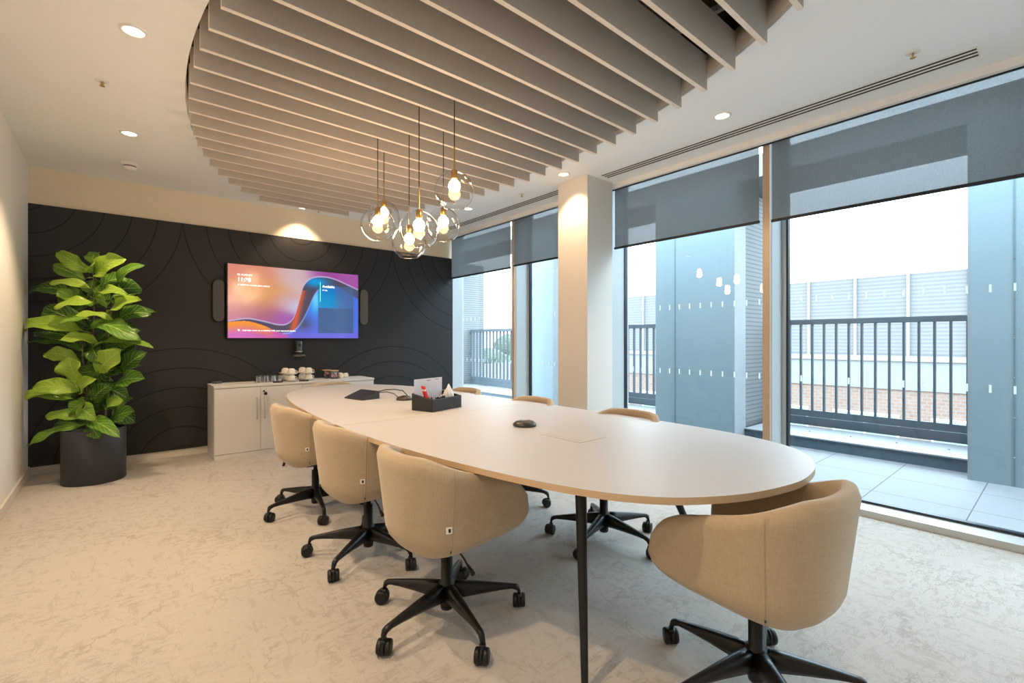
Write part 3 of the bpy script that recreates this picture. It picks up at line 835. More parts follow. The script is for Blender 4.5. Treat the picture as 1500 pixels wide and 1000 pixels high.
def saucer_mesh(t, z=0): 
    return MB().lathe([(.0001,.003),(.025,.002),(.028,0),(.030,.003),(.050,.009),(.069,.018),(.071,.021),(.068,.021),(.050,.012),(.028,.0065),(.0001,.006)], 40, cap=False)
def coffee_set(x, y, where):
    """a saucer with an upturned cup, a second saucer and cup on top"""
    z = ZT
    for lvl, nm in ((0, 'lower'), (1, 'upper')):
        s = saucer_mesh(None).build('saucer', PORC); s.location = (x, y, z)
        tag(s, '%s cream porcelain saucer of the cup stack %s' % (nm, where), 'saucer', 'saucers in the cup stacks')
        z += .011
        t = thing('coffee_cup', '%s upturned cream porcelain cup of the stack %s' % (nm, where), 'cup', (x, y, z), rad((20, -50)[lvl]), 'upturned coffee cups on the cupboard')
        MB().lathe([(.043,0),(.0445,.001),(.044,.02),(.040,.045),(.034,.056),(.026,.060),(.024,.064),(.021,.064),(.019,.058),(.0001,.058)], 36, cap=False).build('cup_body', PORC, t)
        MB().tube([(.042,0,.014),(.058,0,.012),(.070,0,.022),(.068,0,.036),(.054,0,.044),(.038,0,.044)], .0038, 8).build('handle', PORC, t)
        z += .0645
coffee_set(1.530, 5.975, 'nearest the tumblers')
coffee_set(1.560, 5.828, 'second from the tumblers')
coffee_set(1.735, 6.02, 'third from the tumblers')
coffee_set(1.765, 5.873, 'nearest the biscuit jar')
def jar(x, y, label):
    t = thing('snack_jar', label, 'jar', (x, y, ZT), 0, 'jars of sachets on the cupboard')
    MB().box((-.04,-.035,.002), (.04,.035,.018)).build('dark_sachets', mat('sachet_dark_%s' % x, (.03,.03,.045), .5), t)
    b = MB(); rnd = random.Random(int(x*1000))
    cs = [(.75,.08,.03),(.7,.6,.45),(.05,.05,.07),(.8,.25,.1)]
    ms = [mat('sachet_%d_%s' % (i, x), c, .5) for i, c in enumerate(cs)]
    for k in range(22):
        M = Matrix.Translation((rnd.uniform(-.026,.026), rnd.uniform(-.022,.022), rnd.uniform(.028,.078))) @ Matrix.Rotation(rnd.uniform(-.5,.5), 4, 'X') @ Matrix.Rotation(rnd.uniform(-1,1), 4, 'Z')
        b.box((-.013,-.004,-.010), (.013,.004,.010), rnd.randrange(4), M)
    b.build('sachets', ms, t)
    MB().box((-.045,-.04,0), (.045,.04,.096)).build('jar_glass', TUMBLER, t, bevel=.006)
    MB().box((-.047,-.042,.096), (.047,.042,.106)).build('lid', mat('jar_lid_%s' % x, (.62,.36,.16), .5), t, bevel=.004)
jar(2.075, 5.90, 'square glass jar of red and dark sachets with orange lid, the front one of two')
jar(2.03, 6.03, 'square glass jar of pale sachets with orange lid, behind the front jar')
def jug(x, y, label):
    t = thing('milk_jug', label, 'jug', (x, y, ZT), rad(-60), 'small white milk jugs on the cupboard')
    MB().lathe([(.0001,0),(.022,0),(.030,.012),(.031,.03),(.024,.048),(.026,.060),(.024,.060),(.022,.048),(.028,.03),(.027,.012),(.0001,.004)], 28, cap=False).build('jug_body', PORC, t)
    MB().tube([(.026,0,.05),(.042,0,.046),(.044,0,.028),(.030,0,.016)], .003, 8).build('handle', PORC, t)
jug(2.175, 5.93, 'small white porcelain milk jug right of the jars, the front left one')
jug(2.245, 5.96, 'small white porcelain milk jug at the right end of the crockery')
jug(2.205, 6.05, 'small white porcelain milk jug behind the two front jugs')
def remote(x, y, rz, label):
    t = thing('remote_control', label, 'remote control', (x, y, ZT), rad(rz), 'small dark handsets lying on the cupboard')
    MB().box((-.05,-.018,0), (.05,.018,.013)).build('remote_body', BLACKPL, t, bevel=.004)
    MB().box((-.035,-.010,.013), (.012,.010,.0145)).build('button_pad', mat('buttons_%s' % x, (.07,.07,.07), .5), t)
remote(1.40, 5.765, 4, 'small black remote at the cupboard edge, the left one of two')
remote(1.68, 5.765, -3, 'small black remote at the cupboard edge, the right one of two')
t = thing('charging_puck', 'round dark grey puck at the left end of the cupboard top', 'puck', (.855, 6.10, ZT))
MB().lathe([(.0001,0),(.048,0),(.05,.004),(.05,.022),(.045,.027),(.0001,.028)], 32, cap=False).build('puck_body', mat('puck_grey', (.05,.055,.06), .4), t)
MB().lathe([(.0001,.0282),(.030,.0282),(.032,.027)], 32, cap=False).build('puck_top', BLACKPL, t)

# ------------------------------------------------------------------ things on the table
TT = TZ+.0006
t = thing('touch_controller', 'dark wedge-shaped touch panel at the far part of the table', 'touch panel', (1.650, 3.99, TT), rad(-78))
M = Matrix.Identity(4)
b = MB(); w2 = .13
vs = [(-w2,-.095,0),(w2,-.095,0),(w2,.085,0),(-w2,.085,0),(-w2,-.095,.010),(w2,-.095,.010),(w2,.075,.068),(-w2,.075,.068),(-w2,.085,.045),(w2,.085,.045)]
b.add(vs, [(3,2,1,0),(0,1,5,4),(4,5,6,7),(7,6,9,8),(8,9,2,3),(1,2,9,6,5),(0,4,7,8,3)])
b.build('panel_body', mat('controller_grey', (.035,.035,.038), .4), t, bevel=.003)
sl = math.atan2(.058, .17)
Mx = Matrix.Translation((0,-.095,.0105)) @ Matrix.Rotation(sl, 4, 'X')
MB().box((-w2+.008,.008,0), (w2-.008,.172,.0015), 0, Mx).build('touch_screen', mat('touch_glass', (.006,.006,.008), .4, 0, .2), t)
def mic(x, y, label, top=None):
    t = thing('table_microphone', label, 'microphone', (x, y, TT), 0, 'round dark table microphones')
    MB().lathe([(.0001,0),(.066,0),(.070,.006),(.069,.014),(.052,.028),(.030,.034),(.0001,.036)], 44, cap=False).build('microphone_body', mat('mic_%s' % x, (.055,.048,.042), .35, .3), t)
    MB().lathe([(.0001,.0368),(.018,.0362),(.020,.0345)], 28, cap=False).build('mute_button', top or BLACKPL, t)
mic(1.885, 3.66, 'round dark microphone near the touch panel at the far part of the table')
mic(1.86, 2.09, 'round dark microphone with pale top button beside the flush table hatch', mat('mute_grey', (.4,.4,.38), .4))
tag(MB().tube([(1.748,3.99,.775),(1.78,3.97,.79),(1.84,3.93,.808),(1.90,3.87,.812),(1.94,3.80,.803),(1.94,3.74,.780),(1.935,3.70,.764)], .0042, 8).tube([(1.748,4.00,.770),(1.80,3.99,.782),(1.86,3.95,.785),(1.90,3.89,.772),(1.91,3.85,.750),(1.91,3.84,.7445)], .0036, 8).build('microphone_cable', BLACKPL),
    'black cable arching from the touch panel to the far microphone', 'cable')

LEATHER = mat('black_leather', (.014,.0145,.0155), .45, bump=(260, .4, .001))
t = thing('desk_organizer', 'black leather desk organizer box with pale stitching on the table', 'desk organizer', (1.705, 2.895, TT), rad(17))
L, Dp = .325, .20
h0, h1 = .073, .073
b = MB(); wl = .007
b.box((0,0,0),(L,Dp,.006)).box((0,0,0),(L,wl,.090)).box((0,Dp-wl,0),(L,Dp,.122))
for x in (0, L-wl):
    b.add([(x,0,0),(x+wl,0,0),(x+wl,Dp,0),(x,Dp,0),(x,0,.090),(x+wl,0,.090),(x+wl,Dp,.122),(x,Dp,.122)], [(0,3,2,1),(4,5,6,7),(0,1,5,4),(1,2,6,5),(2,3,7,6),(3,0,4,7)])
b.build('box_shell', LEATHER, t, bevel=.0015)
MB().box((.10,wl+.001,.006),(.106,.155,.060)).box((.106,.09,.006),(L-wl,.096,.055)).build('divider', LEATHER, t)
st = mat('pale_stitching', (.35,.34,.32), .7)
b = MB()
n = 44
for k in range(n):
    x = .006+(L-.018)*k/n; b.box((x,-.0006,.084),(x+.004,.0002,.0849))
for k in range(26):
    y = .006+(Dp-.014)*k/26; b.box((-.0006,y,.084+.032*y/Dp),(.0002,y+.004,.0849+.032*y/Dp))
b.build('stitching', st, t)
OM = Matrix.Translation((1.705, 2.895, TT)) @ Matrix.Rotation(rad(17), 4, 'Z')
# card standing in the box
t = thing('notice_card', 'white printed card standing upright in the leather organizer', 'card', OM @ Vector((.010,.184,.0065)), rad(17))
MB().box((0,0,0),(.302,.003,.215)).build('card_sheet', mat('card_white', (.68,.68,.74), .5), t, bevel=.0008)
cs = mat('card_print', (.14,.14,.16), .6)
b = MB()
for k, w_ in enumerate((.006,.008,.005,.009)): b.box((.132+k*.0105,-.0006,.196),(.132+k*.0105+w_*.95,.0002,.203))
for k in range(4): b.box((.222+k*.0105,-.0006,.200),(.222+k*.0105+.008,.0002,.205))
b.build('printed_lines', cs, t)
def marker(lx, ly, tx, ty, cap, label, g='whiteboard markers in the organizer'):
    p0 = OM @ Vector((lx, ly, .012)); p1 = OM @ Vector((lx+tx*1.35, ly+ty, .180)); d = p1-p0
    o = thing('whiteboard_marker', label, 'marker', p0, 0, g)
    o.rotation_euler = d.to_track_quat('Z', 'Y').to_euler(); ln = d.length
    MB().cyl((0,0,0),(0,0,ln*.80), .0075, n=14).build('barrel', mat_red if cap else BLACKPL, o)
    MB().cyl((0,0,ln*.80),(0,0,ln*.88), .0062, n=14).build('collar', TAGW, o)
    MB().cyl((0,0,ln*.88),(0,0,ln*1.0), .0078, .0068, n=14).build('cap', mat_red if cap else BLACKPL, o)
mat_red = mat('marker_red', (.62,.02,.02), .35)
marker(.040,.05,-.042,.018, 1, 'red whiteboard marker leaning at the left end of the organizer, the front one')
marker(.056,.06,-.040,.020, 1, 'red whiteboard marker leaning in the organizer just right of the first')
marker(.046,.085,-.035,.012, 1, 'red whiteboard marker leaning behind the two front red ones')
for k, (lx, ly) in enumerate(((.075,.035),(.085,.07),(.068,.10))):
    p0 = OM @ Vector((lx, ly, .012)); p1 = OM @ Vector((lx+(.015,-.012,.02)[k], ly+.01, .112)); d = p1-p0
    o = thing('pen', ('black pen standing in the organizer nearest the red markers', 'black and silver pen in the middle of the organizer', 'black pen at the back of the organizer by the card')[k], 'pen', p0, 0, 'dark pens in the organizer')
    o.rotation_euler = d.to_track_quat('Z','Y').to_euler()
    MB().cyl((0,0,0),(0,0,.082), .0055, n=12).build('barrel', BLACKPL, o); MB().cyl((0,0,.082),(0,0,d.length), .0048,.003, n=12).build('clip_end', STEEL, o)
t = thing('phone_charger', 'tangle of black adapters with white ends in the middle of the organizer', 'adapter', OM @ Vector((.112,.03,.0065)), rad(17))
b = MB()
for k in range(3): b.box((k*.022,0,0),(k*.022+.017,.04,.086+.010*((k*7) % 3)/3))
b.build('adapter_blocks', BLACKPL, t, bevel=.002)
b = MB()
for k in range(3): b.box((k*.022+.004,.008,.086+.010*((k*7) % 3)/3),(k*.022+.012,.016,.098+.010*((k*7) % 3)/3))
b.build('metal_plugs', TAGW, t)
# tissue tuft
t = thing('paper_tissue', 'white paper tissue tuft rising from the right end of the organizer', 'tissue', OM @ Vector((.232,.047,.0065)), rad(17))
b = MB(); N1, N2 = 36, 10; vs = []; fs = []
for j in range(N2+1):
    v = j/N2; z = .055+.10*v
    for k in range(N1):
        a = 2*PI*k/N1; fold = 1+.30*math.sin(5*a+1)*v+.16*math.sin(9*a+v*3)
        r = (.034+.012*math.sin(PI*min(1,v*1.2)))*(1-v)**.45*fold+.003
        vs.append((r*1.15*math.cos(a)+.004*math.sin(6*v), r*.62*math.sin(a), z+.010*math.sin(3*a)*(1-v)*v*2+.022*v*math.sin(2*a+.6)))
for j in range(N2):
    for k in range(N1): fs.append((j*N1+k, j*N1+(k+1) % N1, (j+1)*N1+(k+1) % N1, (j+1)*N1+k))
fs.append(tuple(N2*N1+k for k in range(N1)))
b.add(vs, fs, 0, True).build('tissue_tuft', mat('tissue_white', (.80,.80,.80), .9), t)
MB().box((-.05,-.036,0),(.048,.036,.046)).build('tissue_pack', mat('tissue_pack', (.75,.75,.75), .8), t)

# ------------------------------------------------------------------ plant
PX, PY = -.148, 5.63
pl = thing('potted_fig_plant', 'tall fiddle-leaf fig with broad glossy leaves in a dark cylindrical pot', 'plant', (PX, PY, 0))
POTM = mat('pot_charcoal', (.035,.037,.042), .5)
MB().lathe([(.0001,0),(.218,0),(.222,.004),(.222,.462),(.219,.466),(.208,.466),(.205,.462),(.205,.40),(.0001,.40)], 64, cap=False).build('planter_pot', POTM, pl)
MB().lathe([(.0001,.418),(.15,.416),(.206,.405)], 40, cap=False).build('soil', mat('soil', (.035,.022,.014), 1., bump=(60, 1., .02)), pl)
def leafmat():
    m = mat('fig_leaf', (.1,.3,.04), .32, 0, .5); t = NT(m)
    uv = t.n('ShaderNodeUVMap'); uv.uv_map = 'UVMap'; sp = t.n('ShaderNodeSeparateXYZ'); t.l(uv.outputs[0], sp.inputs[0])
    u = t.math('ABSOLUTE', t.math('SUBTRACT', sp.outputs['X'], .5)); v = sp.outputs['Y']
    mid = t.math('LESS_THAN', u, .018)
    ph = t.math('SUBTRACT', t.math('MULTIPLY', v, 7.5), t.math('MULTIPLY', u, 5.0))
    fr = t.math('ABSOLUTE', t.math('SUBTRACT', t.math('FRACT', ph), .5))
    side = t.math('LESS_THAN', fr, .055)
    vein = t.math('MAXIMUM', mid, t.math('MULTIPLY', side, .65))
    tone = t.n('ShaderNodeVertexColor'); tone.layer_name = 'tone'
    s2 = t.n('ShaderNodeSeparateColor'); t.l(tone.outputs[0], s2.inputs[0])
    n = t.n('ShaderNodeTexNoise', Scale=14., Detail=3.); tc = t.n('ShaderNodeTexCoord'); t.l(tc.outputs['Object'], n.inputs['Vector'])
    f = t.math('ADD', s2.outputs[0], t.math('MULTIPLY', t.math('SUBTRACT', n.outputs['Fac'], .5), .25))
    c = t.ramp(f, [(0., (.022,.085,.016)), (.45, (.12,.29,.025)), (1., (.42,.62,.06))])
    c = t.mix(vein, c, (.52,.68,.20)); t.l(c, t.b.inputs['Base Color'])
    bp = t.n('ShaderNodeBump', Strength=.8, Distance=.004); bp.invert = True
    sm = t.math('ADD', t.math('MULTIPLY', vein, .6), t.math('MULTIPLY', t.math('SUBTRACT', .5, fr), .8)); t.l(sm, bp.inputs['Height']); t.l(bp.outputs['Normal'], t.b.inputs['Normal'])
    t.b.inputs['Subsurface Weight'].default_value = .0
    # a little light comes through the blades
    nt = m.node_tree; out = nt.nodes['Material Output']; tl = t.n('ShaderNodeBsdfTranslucent'); t.l(c, tl.inputs['Color'])
    mx = t.n('ShaderNodeMixShader'); mx.inputs[0].default_value = .22; t.l(t.b.outputs[0], mx.inputs[1]); t.l(tl.outputs[0], mx.inputs[2]); t.l(mx.outputs[0], out.inputs['Surface'])
    return m
LEAF = leafmat()
Uv = Vector((CS, -SN, 0)); Wv = Vector((-SN, -CS, 0)); Zv = Vector((0,0,1))
# plant-local frame: u to the viewer's right, w towards the viewer; photo crop pixels (2.5x) -> metres
def pp(x, y, w=0.):
    px = x/2.5; py = 340+y/2.5; d = 4.21
    lat = (px-750)/F*d - (138.5-750)/F*d; z = CH+(YH-py)/F*d
    return Uv*(lat*.94)+Wv*w+Zv*z
# (base x,y, w) (tip x,y, w) width tilt(0 edge-on/flat-lying..1 facing viewer) tone
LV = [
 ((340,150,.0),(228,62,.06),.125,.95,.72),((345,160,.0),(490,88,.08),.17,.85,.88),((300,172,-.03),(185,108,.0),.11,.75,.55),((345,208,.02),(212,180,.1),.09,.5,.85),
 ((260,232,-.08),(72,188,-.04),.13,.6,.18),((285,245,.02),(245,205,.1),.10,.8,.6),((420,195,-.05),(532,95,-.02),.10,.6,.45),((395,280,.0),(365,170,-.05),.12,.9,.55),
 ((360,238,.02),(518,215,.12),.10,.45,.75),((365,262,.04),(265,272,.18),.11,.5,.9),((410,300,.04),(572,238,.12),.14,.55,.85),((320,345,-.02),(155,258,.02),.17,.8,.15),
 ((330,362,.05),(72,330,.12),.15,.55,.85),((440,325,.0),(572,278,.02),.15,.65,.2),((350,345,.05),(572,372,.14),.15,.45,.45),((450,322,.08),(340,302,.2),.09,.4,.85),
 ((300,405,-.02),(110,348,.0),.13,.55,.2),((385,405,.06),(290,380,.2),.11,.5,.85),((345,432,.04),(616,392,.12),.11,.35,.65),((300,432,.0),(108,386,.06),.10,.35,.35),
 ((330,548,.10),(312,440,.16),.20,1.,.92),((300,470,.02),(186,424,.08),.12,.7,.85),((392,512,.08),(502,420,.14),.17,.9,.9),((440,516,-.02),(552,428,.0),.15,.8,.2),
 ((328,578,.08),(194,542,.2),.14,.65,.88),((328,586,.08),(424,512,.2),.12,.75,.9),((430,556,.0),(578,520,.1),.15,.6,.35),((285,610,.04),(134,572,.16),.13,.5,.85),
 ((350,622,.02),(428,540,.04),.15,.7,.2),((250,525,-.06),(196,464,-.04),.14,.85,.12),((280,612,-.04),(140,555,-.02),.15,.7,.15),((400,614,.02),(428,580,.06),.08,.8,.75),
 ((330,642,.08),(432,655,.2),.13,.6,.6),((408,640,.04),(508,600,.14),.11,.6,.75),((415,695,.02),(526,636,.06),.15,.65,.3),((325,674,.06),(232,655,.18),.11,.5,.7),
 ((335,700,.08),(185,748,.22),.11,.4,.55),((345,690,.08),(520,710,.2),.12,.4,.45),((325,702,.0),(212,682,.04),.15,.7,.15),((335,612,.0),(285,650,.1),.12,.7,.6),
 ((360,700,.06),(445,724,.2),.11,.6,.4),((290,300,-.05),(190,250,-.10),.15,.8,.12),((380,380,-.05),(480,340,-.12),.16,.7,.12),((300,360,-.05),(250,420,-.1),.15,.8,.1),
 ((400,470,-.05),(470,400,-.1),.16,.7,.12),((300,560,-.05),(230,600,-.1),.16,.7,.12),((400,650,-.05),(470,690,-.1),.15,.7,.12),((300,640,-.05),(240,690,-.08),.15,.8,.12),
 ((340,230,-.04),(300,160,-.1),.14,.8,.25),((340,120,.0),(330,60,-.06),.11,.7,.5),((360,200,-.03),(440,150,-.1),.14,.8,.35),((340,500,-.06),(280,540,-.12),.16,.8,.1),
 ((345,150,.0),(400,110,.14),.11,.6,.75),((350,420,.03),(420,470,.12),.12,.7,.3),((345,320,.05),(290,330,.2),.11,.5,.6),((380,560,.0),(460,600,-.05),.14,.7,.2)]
_r = random.Random(11)
def foliage():
    for _ in range(34):
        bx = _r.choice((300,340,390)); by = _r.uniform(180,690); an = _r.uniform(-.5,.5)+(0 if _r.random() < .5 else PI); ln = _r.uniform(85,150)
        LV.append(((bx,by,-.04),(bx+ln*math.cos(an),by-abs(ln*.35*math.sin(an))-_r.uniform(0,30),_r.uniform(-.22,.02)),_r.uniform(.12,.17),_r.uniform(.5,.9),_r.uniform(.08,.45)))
    vs = []; fs = []; uvs = []; tones = []; rnd = random.Random(3)
    NU, NV = 8, 14
    for (b, tp, wd, face, tone) in LV:
        B = pp(*b); T = pp(*tp); d = T-B; L = d.length; dn = d.normalized()
        nrm = (Zv*(1-face)+Wv*face*1.0+Uv*rnd.uniform(-.15,.15)); nrm = (nrm-dn*nrm.dot(dn)).normalized()
        wv = dn.cross(nrm)
        ph = rnd.uniform(0, 6); o = len(vs); droop = L*rnd.uniform(.10,.2); amp = rnd.uniform(.09,.15)
        for j in range(NV+1):
            v = j/NV
            # fiddle outline: narrow base, broad shoulders near the tip
            w = (math.sin(PI*min(1, v**.80))**.62)*(.50+.62*v-.12*v*v) if 0 < v < 1 else 0.02
            if v < .10: w = max(.04, w*.6)
            for i in range(NU+1):
                u = i/NU-.5
                ed = abs(u)*2
                p = B+d*v+wv*(u*wd*1.42*w)+nrm*(droop*(math.sin(PI*v)*.75)-.0)
                p += nrm*(ed**2*w*wd*.20 + ed**2*amp*wd*math.sin(v*11+ph+(2 if u > 0 else 0)))
                p -= Zv*(droop*.8*v*v)
                p += wv*(.03*wd*math.sin(v*17+ph*2)*ed)
                p.x = max(p.x, XL+.018-PX); p.y = min(p.y, YB-.04-PY)
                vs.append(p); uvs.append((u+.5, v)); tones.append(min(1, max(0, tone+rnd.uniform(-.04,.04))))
        for j in range(NV):
            for i in range(NU):
                fs.append((o+j*(NU+1)+i, o+j*(NU+1)+i+1, o+(j+1)*(NU+1)+i+1, o+(j+1)*(NU+1)+i))
    o = MB().add(vs, fs, 0, True).build('foliage', LEAF, pl, solid=.0012)
    me = o.data; ul = me.uv_layers.new(name='UVMap')
    for lp in me.loops: ul.data[lp.index].uv = uvs[lp.vertex_index]
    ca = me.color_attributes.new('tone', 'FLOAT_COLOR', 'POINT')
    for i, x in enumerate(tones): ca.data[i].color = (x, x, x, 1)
    return o
foliage()
stems = [[(330,790,.03),(330,650,.04),(325,560,.02),(332,450,.0),(345,330,.0),(345,200,.0),(340,130,.0)], [(300,790,-.02),(292,620,-.03),(288,450,-.03),(288,350,-.02),(300,250,-.02)], [(380,790,.0),(392,640,.0),(400,500,-.02),(402,350,.0),(410,260,-.02)]]
SM = mat('fig_stem', (.16,.13,.08), .8); STK = mat('leaf_stalk', (.22,.33,.08), .6)
sb_ = [MB().tube([pp(*p) for p in stv], [.009-.0008*i for i in range(len(stv))], 8) for stv in stems]
for (bb, tp, wd, face, tone) in LV:
    B = pp(*bb); best = None
    for si, stv in enumerate(stems):
        for p0, p1 in zip(stv, stv[1:]):
            for k in range(7):
                q = pp(*p0).lerp(pp(*p1), k/6); dd = (q-B).length
                if best is None or dd < best[0]: best = (dd, q, si)
    T = pp(*tp)
    sb_[best[2]].tube([best[1], B+(T-B)*.06], .0028, 5, mi=1)
for b in sb_: b.build('stem', [SM, STK], pl)

# ------------------------------------------------------------------ outside: terrace
def paver_mat():
    m = mat('terrace_paver', (.62,.64,.66), .8); t = NT(m)
    tc = t.n('ShaderNodeTexCoord'); mp = t.n('ShaderNodeMapping'); mp.inputs['Location'].default_value = (-.007, -.46, 0); t.l(tc.outputs['Object'], mp.inputs[0])
    br = t.n('ShaderNodeTexBrick'); br.offset = 0; br.inputs['Scale'].default_value = 1.
    br.inputs['Brick Width'].default_value = .6; br.inputs['Row Height'].default_value = .6; br.inputs['Mortar Size'].default_value = .004
    br.inputs['Color1'].default_value = (.185,.19,.20,1); br.inputs['Color2'].default_value = (.20,.205,.212,1); br.inputs['Mortar'].default_value = (.05,.055,.06,1)
    t.l(mp.outputs[0], br.inputs['Vector']); t.l(br.outputs['Color'], t.b.inputs['Base Color'])
    return m
MB().box((4.30,-6,-.1), (6.9,14,.0)).build('floor_terrace', paver_mat(), kind='structure')
BLUEP = mat('blue_grey_cladding', (.215,.275,.30), .5, 0, .25)
SEAMM = mat('cladding_seam', (.12,.17,.19), .5)
CWHITE = mat('return_white', (.27,.285,.295), .6)
def louvre_mat(name, c1, c2, period, duty=.3, vertical=None):
    m = mat(name, c1, .6); t = NT(m); tc = t.n('ShaderNodeTexCoord'); sp = t.n('ShaderNodeSeparateXYZ'); t.l(tc.outputs['Object'], sp.inputs[0])
    fr = t.math('FRACT', t.math('DIVIDE', sp.outputs['Z'], period)); k = t.math('LESS_THAN', fr, duty)
    t.l(t.mix(k, c1, c2), t.b.inputs['Base Color'])
    bp = t.n('ShaderNodeBump', Strength=1., Distance=.02); t.l(fr, bp.inputs['Height']); t.l(bp.outputs['Normal'], t.b.inputs['Normal'])
    return m
LOUV = louvre_mat('white_louvre', (.33,.337,.34), (.20,.21,.22), .055)
def clad_block(n, ya, yb, seams, label):
    o = MB().box((5.85, ya, 0), (6.16, yb, 3.21)).build('wall_outer_%d' % n, BLUEP, kind='structure')
    MB().box((5.853, ya-.012, 0), (6.16, ya, 3.19)).box((5.853, yb, 0), (6.16, yb+.012, 3.19)).build('return_panel', CWHITE, o)
    b = MB()
    for y in seams: b.box((5.846, y-.006, 0.01), (5.851, y+.006, 3.18))
    b.build('panel_seam', SEAMM, o)
    if n == 2:
        b = MB()
        for y in seams:
            for k in range(9): b.cyl((5.8455, y, .25+k*.34), (5.843, y, .25+k*.34), .006, n=8)
        b.build('rivets', STEEL, o)
    MB().box((6.17, ya+.03, -1.5), (7.4, yb-.03, 3.19)).build('louvre_cladding', LOUV, o)
    return o
clad_block(1, 2.68, 3.77, [3.476], '')
clad_block(2, -1.4, .577, [.30, -.6], '')
clad_block(3, 5.83, 6.85, [6.35], '')
clad_block(4, 9.9, 11.2, [10.5], '')
# beam joining the tops of the blocks, open sky behind it
MB().box((5.90,-6,3.21), (6.9,14,3.48)).build('ceiling_beam_outer', mat('beam_grey', (.20,.215,.225), .7), kind='structure')
# kerb between the blocks
CURBF = mat('kerb_face_blue_grey', (.07,.10,.125), .5); CURBT = mat('kerb_coping_white', (.28,.295,.305), .4)
for n, (ya, yb) in enumerate(((.59,2.665),(3.785,5.815),(6.865,9.885))):
    b = MB().box((6.13, ya, 0), (6.84, yb, .118), 0).box((6.115, ya, .118), (6.86, yb, .132), 1)
    k = ya+.2
    while k < yb-.1:
        b.cyl((6.5, k, .132), (6.5, k, .136), .010, n=8, mi=2); k += .42
    b.build('trim_kerb_%d' % (n+1), [CURBF, CURBT, GASKET], kind='structure')

def railing(ya, yb, label, first=None):
    t = thing('balcony_railing', label, 'railing', (6.97, ya, 0), 0, 'grey steel railings along the terrace edge')
    L = yb-ya
    MB().box((-.03,0,1.455), (.03,L,1.52)).build('top_rail', GREYPOWDER, t, bevel=.004)
    MB().box((-.022,.02,.25), (.022,L-.02,.335)).box((-.05,.0,.14),(-.0,L,.245)).build('bottom_rail', GREYPOWDER, t)
    n = int(round(L/.135)); bal = None
    for k in range(1, n):
        y = L*k/n
        if bal is None:
            bal = MB().box((-.02,-.011,.33), (.02,.011,1.457)).build('baluster', GREYPOWDER, t); bal.location = (0, y, 0)
        else:
            c = bal.copy(); C.objects.link(c); c.parent = t; c.location = (0, y, 0)
    for y in (.02, L-.02): MB().box((-.022,y-.015,.14), (.022,y+.015,1.5)).build('end_post', GREYPOWDER, t)
    for y in (-.0, L-.03):
        b = MB()
        for z in (.34,.90,1.40): b.box((-.05,y-.0,z), (-.015,y+.03,z+.055))
        b.build('fixing_bracket', GREYPOWDER, t)
    return t
railing(.565, 2.70, 'grey steel railing seen through the large near window before the brick building')
railing(3.75, 5.85, 'grey steel balcony railing section seen in the narrow gap left of the blue panel')
railing(6.83, 9.90, 'grey steel balcony railing seen through the far window beside the black wall')

# opposite building
BR = mat('opposite_brick', (.62,.40,.30), .9)
t_ = NT(BR); tc = t_.n('ShaderNodeTexCoord'); mp = t_.n('ShaderNodeMapping'); mp.inputs['Rotation'].default_value = (PI/2, 0, PI/2); t_.l(tc.outputs['Object'], mp.inputs[0])
br = t_.n('ShaderNodeTexBrick', Scale=2.2); br.inputs['Color1'].default_value = (.175,.112,.085,1); br.inputs['Color2'].default_value = (.20,.135,.105,1); br.inputs['Mortar'].default_value = (.185,.165,.15,1)
br.inputs['Mortar Size'].default_value = .03
sx = t_.n('ShaderNodeSeparateXYZ'); t_.l(tc.outputs['Object'], sx.inputs[0]); cx = t_.n('ShaderNodeCombineXYZ'); t_.l(sx.outputs['Y'], cx.inputs['X']); t_.l(sx.outputs['Z'], cx.inputs['Y'])
t_.l(cx.outputs[0], br.inputs['Vector']); t_.l(br.outputs['Color'], t_.b.inputs['Base Color'])
bd = thing('office_building', 'building opposite with white louvre screen above pale render and red brick', 'building', (20, 5, -8))
MB().box((.3,-25,0), (12,15.5,8.0)).build('wall', mat('pale_render', (.17,.18,.175), .8), bd)
MB().box((0,-25,5.4), (.3,15.5,7.60)).build('brick_band', BR, bd)
MB().box((-.05,-25,7.60), (.3,15.5,8.62)).build('parapet', mat('parapet_pale', (.175,.188,.186), .6), bd)
MB().box((-.12,-25,8.55), (.35,15.5,8.72)).build('coping', mat('coping_white2', (.23,.233,.236), .5), bd)
lw = MB().box((.1,-25,8.72), (.25,15.5,11.45)).build('louvre_screen', louvre_mat('louvre_far', (.175,.178,.18), (.135,.14,.147), .125, .4), bd)
y = -24.5+.355-5
k = 0
yy = 6.355-5
pc = None
for k in range(-19, 9):
    y = yy+1.46*k
    if not (-25 < y < 15.4): continue
    if pc is None: pc = MB().box((.02,-.04,8.72), (.1,.04,11.5)).build('louvre_post', mat('louvre_post', (.24,.243,.246), .5), bd); pc.location = (0, y, 0)
    else:
        c = pc.copy(); C.objects.link(c); c.parent = bd; c.location = (0, y, 0)
WG = mat('far_window_glass', (.16,.24,.24), .1, 0, .8); WF = mat('far_window_frame', (.72,.74,.74), .5)
wp = None
for k in range(14):
    y = -22+k*2.7
    f = MB().box((-.03,-.95,5.45), (.02,.95,6.75)).build('window', WF, bd) if wp is None else None
    if f:
        p = MB().box((-.04,-.88,5.52), (-.031,-.04,6.68)).box((-.04,.04,5.52), (-.031,.88,6.68)).build('pane', WG, f); wp = (f, p); f.location = (0, y, 0)
    else:
        f = wp[0].copy(); C.objects.link(f); f.parent = bd; f.location = (0, y, 0)
        p = wp[1].copy(); C.objects.link(p); p.parent = f
MB().box((8,-70,-8.2), (160,140,-8)).build('ground_street', mat('street_grey', (.10,.105,.10), .9), kind='structure')
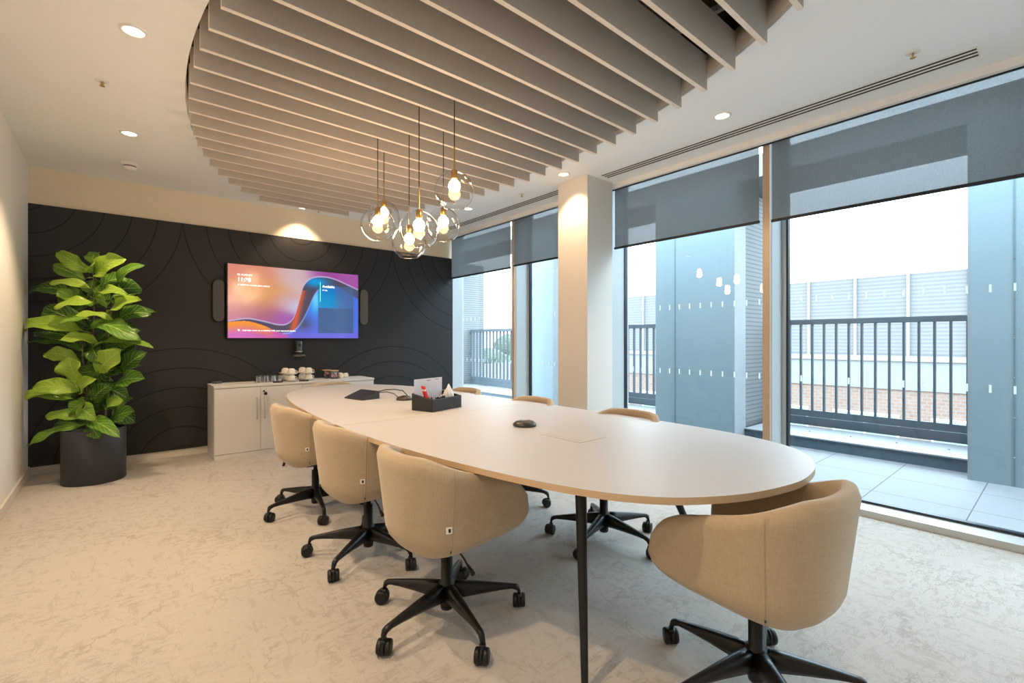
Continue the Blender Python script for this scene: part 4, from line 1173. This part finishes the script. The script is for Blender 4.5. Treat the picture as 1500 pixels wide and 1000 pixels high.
# houses and trees beyond, seen through the far window
def tree(x, y, h, r, seed, label):
    t = thing('tree', label, 'tree', (x, y, -8), 0, 'trees beyond the terrace')
    rnd = random.Random(seed); bm = bmesh.new()
    for k in range(7):
        M = Matrix.Translation((rnd.uniform(-r*.6,r*.6), rnd.uniform(-r*.6,r*.6), h-r+rnd.uniform(-r*.6,r*.5)))
        bmesh.ops.create_icosphere(bm, subdivisions=3, radius=r*rnd.uniform(.5,.8), matrix=M)
    for v in bm.verts: v.co += Vector((rnd.uniform(-1,1), rnd.uniform(-1,1), rnd.uniform(-1,1)))*r*.06
    me = bpy.data.meshes.new('crown'); bm.to_mesh(me); bm.free(); me.materials.append(TREEM)
    o = bpy.data.objects.new('crown', me); C.objects.link(o); o.parent = t
    MB().cyl((0,0,0),(0,0,h-r), r*.10, r*.06, 10).build('trunk', mat('bark_%d' % seed, (.04,.03,.02), .9), t)
TREEM = mat('tree_leaf_green', (.075,.09,.055), .9, bump=(3, 1., .3))
for i, (x, y, h, r, lb) in enumerate(((34,43,8.2,2.6,'round green tree seen between the balusters in the middle of the far railing'),(42,46,8.8,2.8,'round green tree right of the middle in the far railing view'),(31,54,8.0,2.6,'green tree near the left of the far railing view'),(56,66,9.8,3.4,'large distant green tree behind the nearer ones'),(30,66,8.6,2.8,'distant green tree at the left edge of the far railing view'))):
    tree(x, y, h, r, i+1, lb)
def house(x, y, w, d, h, wall, label):
    t = thing('house', label, 'house', (x, y, -8), rad(20), 'small houses beyond the terrace')
    MB().box((-w/2,-d/2,0),(w/2,d/2,h)).build('wall', mat('house_wall_%s' % x, wall, .9), t)
    MB().add([(-w/2-.3,-d/2-.3,h),(w/2+.3,-d/2-.3,h),(w/2+.3,d/2+.3,h),(-w/2-.3,d/2+.3,h),(-w/2-.3,0,h+2),(w/2+.3,0,h+2)], [(0,1,5,4),(2,3,4,5),(0,4,3),(1,2,5),(3,2,1,0)]).build('roof', mat('house_roof_%s' % x, (.08,.065,.055), .9), t)
    b = MB()
    for k in range(3):
        for z in (1.2, 3.8): b.box((-w/2+1+k*2.4,-d/2-.03,z),(-w/2+2.2+k*2.4,-d/2+.02,z+1.3))
    b.build('window', WG, t)
house(25, 33, 9, 8, 5.2, (.16,.135,.11), 'cream house low between the trees in the far railing view')
house(43, 60, 10, 8, 6., (.15,.10,.08), 'brick house behind the trees in the far railing view')

# ------------------------------------------------------------------ daylight and render look
w = bpy.data.worlds.new('sky'); S.world = w; w.use_nodes = True
nt = w.node_tree; bg = nt.nodes['Background']
tcw = nt.nodes.new('ShaderNodeTexCoord'); spw = nt.nodes.new('ShaderNodeSeparateXYZ'); nt.links.new(tcw.outputs['Generated'], spw.inputs[0])
rw = nt.nodes.new('ShaderNodeValToRGB'); nt.links.new(spw.outputs['Z'], rw.inputs[0])
e = rw.color_ramp.elements; e[0].position = 0; e[0].color = (.31,.313,.316,1); e[1].position = .13; e[1].color = (.32,.34,.355,1)
for p_, c_ in ((.30,(.72,.87,1,1)),(1.,(.76,.89,1,1))):
    x_ = e.new(p_); x_.color = c_
nt.links.new(rw.outputs[0], bg.inputs['Color']); bg.inputs['Strength'].default_value = 8.6

S.view_settings.view_transform = 'Standard'; S.view_settings.look = 'None'; S.view_settings.gamma = 1; S.view_settings.use_curve_mapping = False
S.view_settings.exposure = 0.60
cy = S.cycles
cy.use_denoising = True; cy.max_bounces = 12; cy.diffuse_bounces = 6; cy.glossy_bounces = 4; cy.transparent_max_bounces = 24; cy.transmission_bounces = 6
cy.caustics_reflective = False; cy.caustics_refractive = False; cy.sample_clamp_indirect = 6.; cy.use_adaptive_sampling = False
